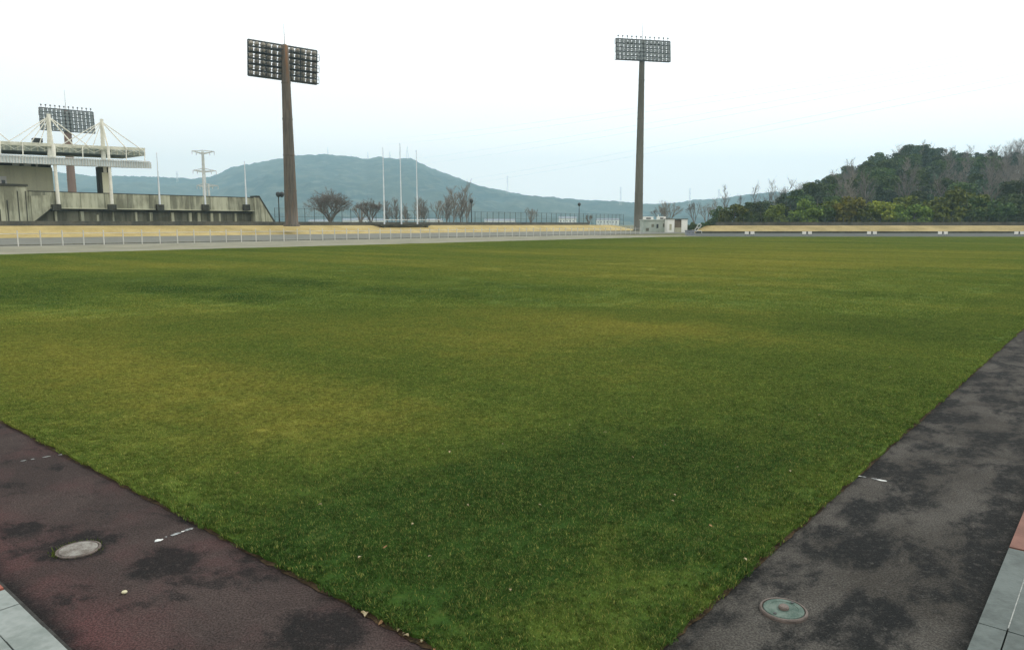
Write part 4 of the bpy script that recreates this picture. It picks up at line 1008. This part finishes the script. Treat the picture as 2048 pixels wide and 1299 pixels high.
def trunk_mesh(seed, h, blobs, r, m):
    rq = random.Random(seed); mb = MB(); mb.tube((0,0,-0.4), (0.1, 0, h*0.45), r, r*0.7, 7); mb.tube((0.1, 0, h*0.45), (0, 0.1, h*0.86), r*0.7, r*0.2, 6)
    for c, rx, rz in blobs[::2]:
        z0 = min(c.z-0.2, h*0.5)*rq.uniform(.55, .95); mb.tube((0, 0, z0), c, r*0.3, r*0.1, 5)
    return mb.mesh('trunk', m)
def bare_mesh(seed, h, spread, lean_up, depth, r, m, n0=1, name='branches', twl=1.0):
    rq = random.Random(seed); mb = MB()
    def grow(p, d, ln, rad, lv):
        q = p+d*ln; mb.tube(p, q, rad, rad*0.68, 5 if lv > 2 else 3, False)
        if lv == 0: return
        nb = rq.choice([2, 3, 3]) if lv > 1 else rq.choice([2, 3, 4])
        for k in range(nb):
            ax = Vector((rq.gauss(0, 1), rq.gauss(0, 1), rq.gauss(0, 0.4))).normalized()
            nd = (d+ax*spread*rq.uniform(0.5, 1.2)+Vector((0, 0, lean_up))).normalized()
            grow(p.lerp(q, rq.uniform(0.65, 1.0)) if k else q, nd, ln*rq.uniform(0.62, 0.88), max(rad*0.60, 0.016), lv-1)
    for k in range(n0):
        a = 6.28*(k+rq.random()*0.6)/n0; d = Vector((math.cos(a)*spread*(0.9 if n0 > 1 else 0.05), math.sin(a)*spread*(0.9 if n0 > 1 else 0.05), 1)).normalized()
        grow(Vector((0, 0, -0.3 if n0 == 1 else h*0.06)), d, h*(0.27 if n0 == 1 else 0.25), r, depth)
    if n0 > 1: mb.tube((0, 0, -0.4), (0, 0, h*0.08), r*1.7, r*1.5, 7)
    mx_ = max(v[2] for v in mb.v); k = h/mx_; mb.v = [(x*k, y*k, z*k) for x, y, z in mb.v]
    return mb.mesh(name, m, fix=False)
def pop_mesh(seed, h, m, nb=46, width=0.16, name='branches'):
    rq = random.Random(seed); mb = MB(); K = 7; pts = [Vector((rq.gauss(0, h*0.006)*k, rq.gauss(0, h*0.006)*k, -0.3+(h*0.98+0.3)*k/K)) for k in range(K+1)]
    for k in range(K): mb.tube(pts[k], pts[k+1], 0.16*(1-k/K)+0.02, 0.16*(1-(k+1)/K)+0.02, 5, False)
    def at(u):
        k = min(K-1, int(u*K)); return pts[k].lerp(pts[k+1], u*K-k)
    for i in range(nb):
        u = 0.16+0.80*(i+rq.random())/nb; a = rq.random()*6.28; ln = h*width*(1.25-0.75*u)*rq.uniform(.6, 1.25)*1.5
        d = Vector((math.cos(a), math.sin(a), rq.uniform(0.9, 2.2))).normalized(); p = at(u); q = p+d*ln; r = 0.028+0.035*(1-u)
        mb.tube(p, q, r, r*0.5, 3, False)
        for j in range(rq.choice([4, 5, 6, 7])):
            w_ = rq.uniform(.3, 1.0); e = (d+Vector((rq.gauss(0, .45), rq.gauss(0, .45), rq.uniform(.1, .7)))).normalized(); b_ = p.lerp(q, w_)
            f_ = b_+e*ln*rq.uniform(.25, .55); mb.tube(b_, f_, r*0.6, 0.013, 3, False)
            if rq.random() < 0.6:
                e2 = (e+Vector((rq.gauss(0, .5), rq.gauss(0, .5), .2))).normalized(); g_ = b_.lerp(f_, .5); mb.tube(g_, g_+e2*ln*.25, r*0.45, 0.012, 3, False)
    return mb.mesh(name, m, fix=False)
def single_tree(me, p, label, name='bare_tree', cat='tree', group=None, sc=1.0, rz=0.0):
    o = bpy.data.objects.new(name, me); COL.objects.link(o); o.location = p; o.scale = (sc,)*3; o.rotation_euler.z = rz
    return tag(o, label, cat, group)
def split_tree(tm, bm_, p, label, group=None, name='bare_tree', sc=1.0, rz=0.0, cn='branches'):
    o = bpy.data.objects.new(name, None); COL.objects.link(o); o.location = p; o.scale = (sc,)*3; o.rotation_euler.z = rz; tag(o, label, 'tree' if 'tree' in name else 'bush', group)
    for nm, me in (('trunk', tm), (cn, bm_)):
        if me is None: continue
        c = bpy.data.objects.new(nm, me); COL.objects.link(c); c.parent = o
    return o
def stem(h, r):
    mb = MB(); mb.tube((0, 0, -0.5), (0, 0, h), r, r*0.75, 8); return mb.mesh('trunk', M['bark'])
def hpx(ytop, Y, zb): return AT(CX, ytop, Y).z-zb
GB = 'bare trees behind the left bank'
Yt = 165.0
p = XY(661, Yt); h = hpx(371, Yt, ZB)
split_tree(stem(h*0.1, 0.42), bare_mesh(1, h, 0.72, 0.02, 6, 0.16, M['twig'], 12), (p.x, p.y, ZB-0.1), 'large bare tree with a wide rounded fan of branches right of the brown tower', GB)
p = XY(742, Yt+8); h = hpx(392, Yt+8, ZB); split_tree(stem(h*0.1, 0.3), bare_mesh(2, h, 0.48, 0.06, 6, 0.14, M['twig'], 7), (p.x, p.y, ZB-0.1), 'smaller bare tree between the large round tree and the flagpoles', GB)
p = XY(722, Yt+30); h = hpx(402, Yt+30, ZB); split_tree(stem(h*0.1, 0.3), bare_mesh(22, h, 0.5, 0.06, 4, 0.16, M['twig_pale'], 5), (p.x, p.y, ZB-0.1), 'pale low bare tree right beside the large round bare tree', GB)
for i, (px, yt, lb) in enumerate(((893, 396, 'leftmost of the tall bare trees left of the single lamp'), (908, 380, 'tallest narrow bare tree left of the single lamp'), (922, 390, 'middle narrow bare tree left of the single lamp'), (934, 373, 'narrow bare tree directly beside the single lamp'),
                                 (848, 404, 'thin bare tree just right of the flagpoles'), (838, 398, 'thin bare tree behind the right flagpole'), (792, 400, 'thin bare tree behind the middle flagpole'), (812, 412, 'low bare tree behind the three flagpoles'), (775, 405, 'thin bare tree behind the left flagpole'))):
    Y = Yt+10+i*4; p = XY(px, Y); h = hpx(yt, Y, ZB); split_tree(stem(h*0.08, 0.2), pop_mesh(30+i, h, M['twig_pale' if i % 2 else 'twig'], 60, 0.24), (p.x, p.y, ZB-0.1), lb, GB)
for i, (px, yt, lb) in enumerate(((1062, 412, 'small wispy bare tree behind the mesh fence'), (1178, 428, 'low wispy bare tree right of the lone lamp'), (878, 398, 'slim pale bare tree left of the tall bare cluster'))):
    Y = 205; p = XY(px, Y); h = hpx(yt, Y, ZB); split_tree(stem(h*0.08, 0.16), bare_mesh(50+i, h, 0.48, 0.08, 4, 0.10, M['twig_pale'], 4), (p.x, p.y, ZB-0.1), lb, GB)
GC = 'bare trees around the gap between the banks'
for i, (px, yt, sp_, n0, Y, lb) in enumerate(((1338, 397, 0.55, 7, 240, 'broad rounded bare tree behind the white shed'), (1322, 408, 0.5, 5, 250, 'lower bare tree above the pale green hut'), (1388, 400, 0.3, 3, 225, 'bare tree just right of the white shed'), (1412, 402, 0.42, 4, 222, 'bare tree left of the first green bush'),
                                    (1448, 372, 0.16, 1, 250, 'narrow poplar like bare tree rising left of the wooded hill'), (1508, 370, 0.20, 1, 255, 'tall slim bare tree between the green bushes and the hill foot'), (1541, 362, 0.22, 1, 258, 'tall bare tree at the foot of the wooded hill'), (1573, 360, 0.14, 1, 262, 'thinnest tall bare tree at the left end of the wooded hill'),
                                    (1480, 392, 0.3, 2, 248, 'short bare tree between two tall slim bare trees'), (1428, 398, 0.3, 2, 240, 'pale bare tree above the blue grey box'), (1596, 372, 0.2, 2, 265, 'bare tree rising against the sky at the hill left end'))):
    p = XY(px, Y); h = hpx(yt, Y, 1.2); split_tree(stem(h*0.08, 0.22), bare_mesh(70+i, h, sp_, 0.06, 5, 0.12, M['twig' if i % 3 else 'twig_pale'], n0) if n0 > 2 else pop_mesh(70+i, h, M['twig' if i % 3 else 'twig_pale'], 50, 0.12+sp_*0.2), (p.x, p.y, 1.0 if px < 1430 else ZB-0.2), lb, GC)
# bushes in front of the hill
bk = {'dark': M['leaf_dark'], 'mid': M['leaf_mid'], 'yellow': M['leaf_yellow']}
bmesh_ = {}
for k, m in bk.items():
    bmesh_[k] = [crown_mesh(200+7*i+len(k), 7.0, 'bush', 2300, 0.36, m)[0] for i in range(2)]
btm = trunk_mesh(5, 7.0, [(Vector((1, 0.5, 4)), 1, 1), (Vector((-1, -0.5, 4.4)), 1, 1)], 0.16, M['bark'])
words = ['leftmost', 'second', 'third', 'fourth', 'fifth', 'sixth', 'seventh', 'eighth', 'ninth', 'tenth', 'eleventh', 'twelfth', 'thirteenth', 'fourteenth', 'fifteenth', 'sixteenth', 'seventeenth', 'eighteenth', 'nineteenth', 'twentieth', 'twenty-first', 'twenty-second', 'twenty-third', 'twenty-fourth']
bl = [(1443, 418, 'dark'), (1468, 408, 'mid'), (1495, 428, 'dark'), (1520, 424, 'dark'), (1550, 414, 'mid'), (1578, 410, 'dark'), (1607, 404, 'mid'), (1632, 400, 'dark'), (1660, 406, 'mid'), (1692, 394, 'yellow'), (1716, 412, 'mid'), (1737, 416, 'dark'),
      (1760, 400, 'yellow'), (1786, 410, 'mid'), (1806, 398, 'mid'), (1828, 408, 'mid'), (1850, 414, 'dark'), (1872, 396, 'dark'), (1902, 382, 'mid'), (1930, 400, 'dark'), (1950, 392, 'mid'), (1978, 386, 'dark'), (2010, 398, 'dark'), (2038, 378, 'dark')]
ORD = {'dark': 'dark green', 'mid': 'mid green', 'yellow': 'yellow green'}
rgt = random.Random(77)
for i, (px, yt, k) in enumerate(bl):
    Y = 172+rgt.random()*16; p = XY(px, Y); h = hpx(yt-7, Y, ZB)
    wd = words[i]+(' from the left' if i else '')
    split_tree(btm, bmesh_[k][i % 2], (p.x, p.y, ZB-0.2), f'{ORD[k]} leafy bush, {wd} in the row behind the right bank', 'green bushes behind the right bank', 'leafy_bush', h/6.4, rgt.random()*6.28, 'crown')
# the wooded hill
kinds = []
for i, (sh, mm, lb) in enumerate((('round', 'leaf_pine', 'dark evergreen tree with a rounded crown on the wooded hill'), ('tall', 'leaf_pine', 'dark evergreen tree with a tall narrow crown on the wooded hill'), ('layered', 'leaf_dark', 'evergreen pine with flat layered boughs on the wooded hill'), ('cone', 'leaf_pine', 'pointed dark conifer on the wooded hill'), ('round', 'leaf_dark', 'green broadleaf evergreen tree with a rounded crown on the wooded hill'))):
    cm, blobs = crown_mesh(300+i, TREE_H, sh, 1500, 0.42, M[mm]); tm = trunk_mesh(320+i, TREE_H, blobs, 0.17, M['bark'])
    kinds.append((tm, cm, lb))
bares = [(pop_mesh(340+i, TREE_H*1.08, M['twig' if i else 'twig_pale'], 52, 0.15+0.05*i), ['pale slender bare tree', 'brown slender bare tree', 'brown bare tree with spreading twigs'][i]+' on the wooded hill') for i in range(3)]
GE, GBR = 'evergreen trees covering the wooded hill', 'bare trees among the evergreens on the wooded hill'
cnt = [0, 0]
Y = YH0+4; row = 0
while Y < YH1+16:
    px = 1440+rgt.random()*20
    while px < 2150:
        pxx = px+rgt.uniform(-6, 6); Yj = Y+rgt.uniform(-3.2, 3.2)
        step_px = 6.9*FPX/Y
        px += step_px*rgt.uniform(.8, 1.2)
        sky_y = interp(WOOD, pxx)
        if sky_y > 395 and Y < 250 and rgt.random() < 0.5: continue
        if pxx < 1470+ (Y-YH0)*0.9: continue
        z = hillz(pxx, min(Yj, YH1)) - max(0, Yj-YH1)*0.12
        p = XY(pxx, Yj)
        smax = (AT(pxx, sky_y-9-rgt.random()*7, Yj).z-z)/(TREE_H*0.97)
        if smax < 0.42: continue
        if rgt.random() < ((0.05 if pxx < 1880 else 0.28) if Y > 300 else (0.26 if pxx < 1880 else 0.40)):
            if cnt[1] > 150: continue
            me_, lb = bares[rgt.randrange(3)]; cnt[1] += 1
            single_tree(me_, (p.x, p.y, z-0.3), lb, 'bare_tree', 'tree', GBR, min(rgt.uniform(.85, 1.2), smax*1.03), rgt.random()*6.28)
        else:
            if cnt[0] > 280: continue
            k = rgt.choice([0, 0, 0, 1, 1, 2, 4, 4, 3] if rgt.random() < .5 else [0, 1, 2, 4]); cnt[0] += 1
            tm, cm, lb = kinds[k]
            split_tree(tm, cm, (p.x, p.y, z-0.3), lb, GE, 'evergreen_tree', min(rgt.uniform(.72, 1.15), smax), rgt.random()*6.28, 'crown')
    Y += 9.2
print('hill trees', cnt)
# tall bare trees on the skyline at the far right
for px, yt, lb in ((2020, 282, 'very tall thin bare tree on the hill crest at the right end'), (1968, 290, 'tall bare tree on the hill crest left of the tallest one'), (2000, 300, 'shorter bare tree on the hill crest beside the tallest one')):
    Yq = 352; p = XY(px, Yq); z = hillz(px, YH1); h = AT(px, yt, Yq).z-z
    single_tree(pop_mesh(400+px, h, M['twig_pale'], 50, 0.13), (p.x, p.y, z-0.3), lb, 'bare_tree', 'tree', 'bare trees on the hill crest')

# ------------------------------------------------------------------ huts and boxes in the gap
Yg = 158.0
def gx(px, Y=Yg): return XY(px, Y).x
def gz(py, Y=Yg): return AT(CX, py, Y).z
hut = thing('hut', 'pale green grey hut with two white flat roof boxes left of the white shed', 'hut', (gx(1312), Yg, 0))
mb = MB(); mb.box((gx(1287), Yg, -0.02), (gx(1334)-gx(1287), 0, 0), (0, 4.5, 0), (0, 0, gz(440.5)+0.02)); mb.build('wall', M['hut'], hut)
mb = MB(); mb.box((gx(1286), Yg-0.25, gz(440.5)+0.003), (gx(1335)-gx(1286), 0, 0), (0, 5, 0), (0, 0, 0.15)); mb.build('roof', M['hut'], hut)
for a, b in ((1290, 1307), (1318, 1332)):
    mb = MB(); z0 = gz(440.5)+0.155; z1 = gz(433); mb.box((gx(a), Yg+0.3, z0), (gx(b)-gx(a), 0, 0), (0, 2.5, 0), (0, 0, z1-z0)); d = mb.build('roof_box', M['white'], hut)
    mb = MB(); mb.box((gx(a+2.5), Yg+0.26, z0+0.12), (gx(b-5)-gx(a+2.5), 0, 0), (0, 0.05, 0), (0, 0, (z1-z0)*0.42)); o = mb.build('window', M['glass_dark'], hut); o.parent = d
for a, b, y0, y1, m, nm in ((1313, 1317, 448, 456, 'glass_dark', 'window'), (1303, 1308, 448, 454, 'concrete_dark', 'shutter'), (1326, 1332, 447, 454, 'concrete_dark', 'shutter'), (1292, 1298, 456, 462, 'concrete_dark', 'shutter')):
    mb = MB(); mb.box((gx(a), Yg-0.05, gz(y1)), (gx(b)-gx(a), 0, 0), (0, 0.06, 0), (0, 0, gz(y0)-gz(y1))); mb.build(nm, M[m], hut)
mb = MB(); mb.tube((gx(1318), Yg+1, gz(440)), (gx(1318), Yg+1, gz(429)), 0.09, 0.06, 6); mb.build('vent_pipe', M['white'], hut)
shed = thing('shed', 'bright white shed with a brown double door in the gap between the banks', 'shed', (gx(1355), Yg-3, 0))
Ys = Yg-3
mb = MB()
mb.box((gx(1335, Ys), Ys, -0.02), (gx(1349, Ys)-gx(1335, Ys), 0, 0), (0, 3.5, 0), (0, 0, gz(438.5, Ys)+0.02)); mb.box((gx(1363, Ys), Ys, -0.02), (gx(1375, Ys)-gx(1363, Ys), 0, 0), (0, 3.5, 0), (0, 0, gz(438.5, Ys)+0.02)); mb.build('wall', M['shed_white'], shed)
mb = MB(); mb.box((gx(1349, Ys)+0.004, Ys+0.25, gz(455, Ys)), (gx(1363, Ys)-gx(1349, Ys)-0.008, 0, 0), (0, 3.2, 0), (0, 0, gz(439, Ys)-gz(455, Ys))); mb.build('door', M['brown'], shed)
mb = MB(); mb.box((gx(1350, Ys), Ys+0.18, -0.02), (gx(1363, Ys)-gx(1350, Ys)-0.01, 0, 0), (0, 3.2, 0), (0, 0, gz(455.2, Ys)+0.02)); mb.build('lower_panel', M['concrete_pale'], shed)
mb = MB(); mb.box((gx(1334, Ys), Ys-0.15, gz(438.5, Ys)+0.003), (gx(1376, Ys)-gx(1334, Ys), 0, 0), (0, 3.9, 0), (0, 0, 0.12)); mb.build('roof', M['concrete_dark'], shed)
mb = MB(); mb.box((gx(1339, Ys), Ys-0.03, gz(460, Ys)), (gx(1343.5, Ys)-gx(1339, Ys), 0, 0), (0, 0.028, 0), (0, 0, gz(448, Ys)-gz(460, Ys))); mb.build('panel', M['concrete_pale'], shed)
Yb = 118.0
bx = thing('equipment_box', 'low blue grey equipment box at the left end of the right bank', 'box', (gx(1382, Yb), Yb, 0))
mb = MB(); mb.box((gx(1374, Yb), Yb, 0.0), (gx(1390, Yb)-gx(1374, Yb), 0, 0), (0, 1.2, 0), (0, 0, 0.66)); mb.build('body', M['box_blue'], bx)
mb = MB(); mb.box((gx(1373.4, Yb), Yb-0.06, 0.663), (gx(1390.6, Yb)-gx(1373.4, Yb), 0, 0), (0, 1.32, 0), (0, 0, 0.08)); mb.build('lid', M['box_blue'], bx)
for a in (1378, 1385):
    mb = MB(); mb.box((gx(a, Yb), Yb-0.03, 0.3), (0.25, 0, 0), (0, 0.028, 0), (0, 0, 0.06)); mb.build('handle', M['dark_metal'], bx)
Yf = 140.0
fr = thing('metal_stand', 'pale metal frame stand leaning against the left end of the right bank', 'stand', (gx(1395, Yf), Yf, 0))
mb = MB()
for a, b in (((1389, 462), (1399, 447)), ((1393, 463), (1404, 450)), ((1389, 462), (1404, 462)), ((1399, 447), (1404, 450)), ((1394, 455), (1402, 455))):
    mb.tube((gx(a[0], Yf), Yf, gz(a[1], Yf)), (gx(b[0], Yf), Yf+0.4, gz(b[1], Yf)), 0.07, 0.07, 6)
mb.build('frame', M['galv'], fr)
mb = MB()
for a in (1389, 1404): mb.tube((gx(a, Yf), Yf, gz(462, Yf)), (gx(a, Yf), Yf, 0), 0.06, 0.06, 6); mb.tube((gx(a, Yf), Yf+1.2, gz(462, Yf)), (gx(a, Yf), Yf+1.2, 0), 0.06, 0.06, 6)
mb.build('leg', M['galv'], fr)
# low hedge clumps behind the huts
for i, (px, yt, Y, lb) in enumerate(((1384, 446, 175, 'low dark bush right of the white shed'), (1404, 440, 180, 'low dark bush behind the pale metal frame'), (1424, 436, 182, 'dark bush at the left end of the right bank'))):
    p = XY(px, Y); split_tree(btm, bmesh_['dark'][i % 2], (p.x, p.y, -0.1), lb, 'low bushes behind the white shed', 'leafy_bush', max(0.35, hpx(yt, Y, 0)/6.4), i*1.7, 'crown')
# paired white marker boards along the right running surface
for i, (px, lb) in enumerate(((1500, 'pair of small white marker boards nearest the blue grey box'), (1615, 'pair of small white marker boards, second from the left before the right bank'), (1745, 'pair of small white marker boards in the middle before the right bank'),
                              (1887, 'pair of small white marker boards, second from the right before the right bank'), (2040, 'pair of small white marker boards farthest right before the right bank'))):
    Ym = 112.0; c = XY(px, Ym); k = Ym/FPX
    o = thing('marker_board', lb, 'marker board', (c.x, c.y, 0), 'white marker boards before the right bank')
    for sgn in (-1, 1):
        mb = MB(); mb.cbox((sgn*5.6*k, 0, 0.40), 7.5*k, 0.10, 0.40); mb.build('panel', M['white'], o, origin=(0,0,0))
        mb = MB()
        for u in (-2.2, 2.2): mb.tube((sgn*5.6*k+u*k, 0, 0), (sgn*5.6*k+u*k, 0, 0.199), 0.03, 0.03, 6)
        mb.build('leg', M['dark_metal'], o, origin=(0,0,0))
    mb = MB(); mb.cbox((0, 0.02, 0.36), 3.2*k, 0.08, 0.25); mb.build('hinge', M['dark_metal'], o, origin=(0,0,0))
# pale houses of the far valley seen through the bare trees
for i, (px, Y, wd, hh, lb) in enumerate(((700, 900, 16, 6, 'pale far house seen between the large bare tree and the next'), (728, 930, 22, 7, 'long pale far house behind the small bare tree'), (758, 910, 14, 6, 'pale far house left of the flagpoles'), (870, 950, 20, 6, 'pale far house right of the flagpoles'),
                                         (640, 940, 26, 5, 'long low far building behind the large round bare tree'), (1000, 980, 40, 6, 'long pale far building behind the mesh fence'), (1135, 960, 22, 9, 'pale far house left of the lone lamp'), (1215, 1000, 30, 7, 'far pale building left of the slim tower'))):
    p = XY(px, Y); hs = thing('house', lb, 'house', (p.x, p.y, 0), 'far houses in the valley')
    mb = MB(); mb.cbox((0, 0, hh/2), wd, 9, hh); mb.build('wall', M['shed_white'], hs, origin=(0,0,0))
    mb = MB(); mb.prism([(-wd/2-.6, -5.2, hh+.003), (-wd/2-.6, 5.2, hh+.003), (-wd/2-.6, 0, hh+2.4)], (wd+1.2, 0, 0)); mb.build('roof', M['box_blue'], hs, origin=(0,0,0))
    mb = MB()
    for u in range(int(wd/4)): mb.cbox((-wd/2+2+u*4, -4.53, hh*0.6), 1.6, 0.05, 1.3)
    mb.build('window', M['glass_dark'], hs, origin=(0,0,0))

# ------------------------------------------------------------------ haze
HZ = NT('haze'); HZ.t.nodes.remove(HZ.b)
pv = HZ.n('ShaderNodeVolumePrincipled'); pv.inputs['Color'].default_value = (0.56, 0.85, 1.0, 1); pv.inputs['Density'].default_value = 0.00026; pv.inputs['Anisotropy'].default_value = 0.0
HZ.l(pv.outputs[0], HZ.t.nodes['Material Output'].inputs['Volume'])
mb = MB(); mb.box((-5200, -80, -6), (10400, 0, 0), (0, 3800, 0), (0, 0, 330))
hz = mb.build('haze', HZ.mat); tag(hz, 'thin blue grey haze fading the far mountain', 'haze', kind='stuff')
for o in bpy.data.objects:
    if '_o' in o: del o['_o']
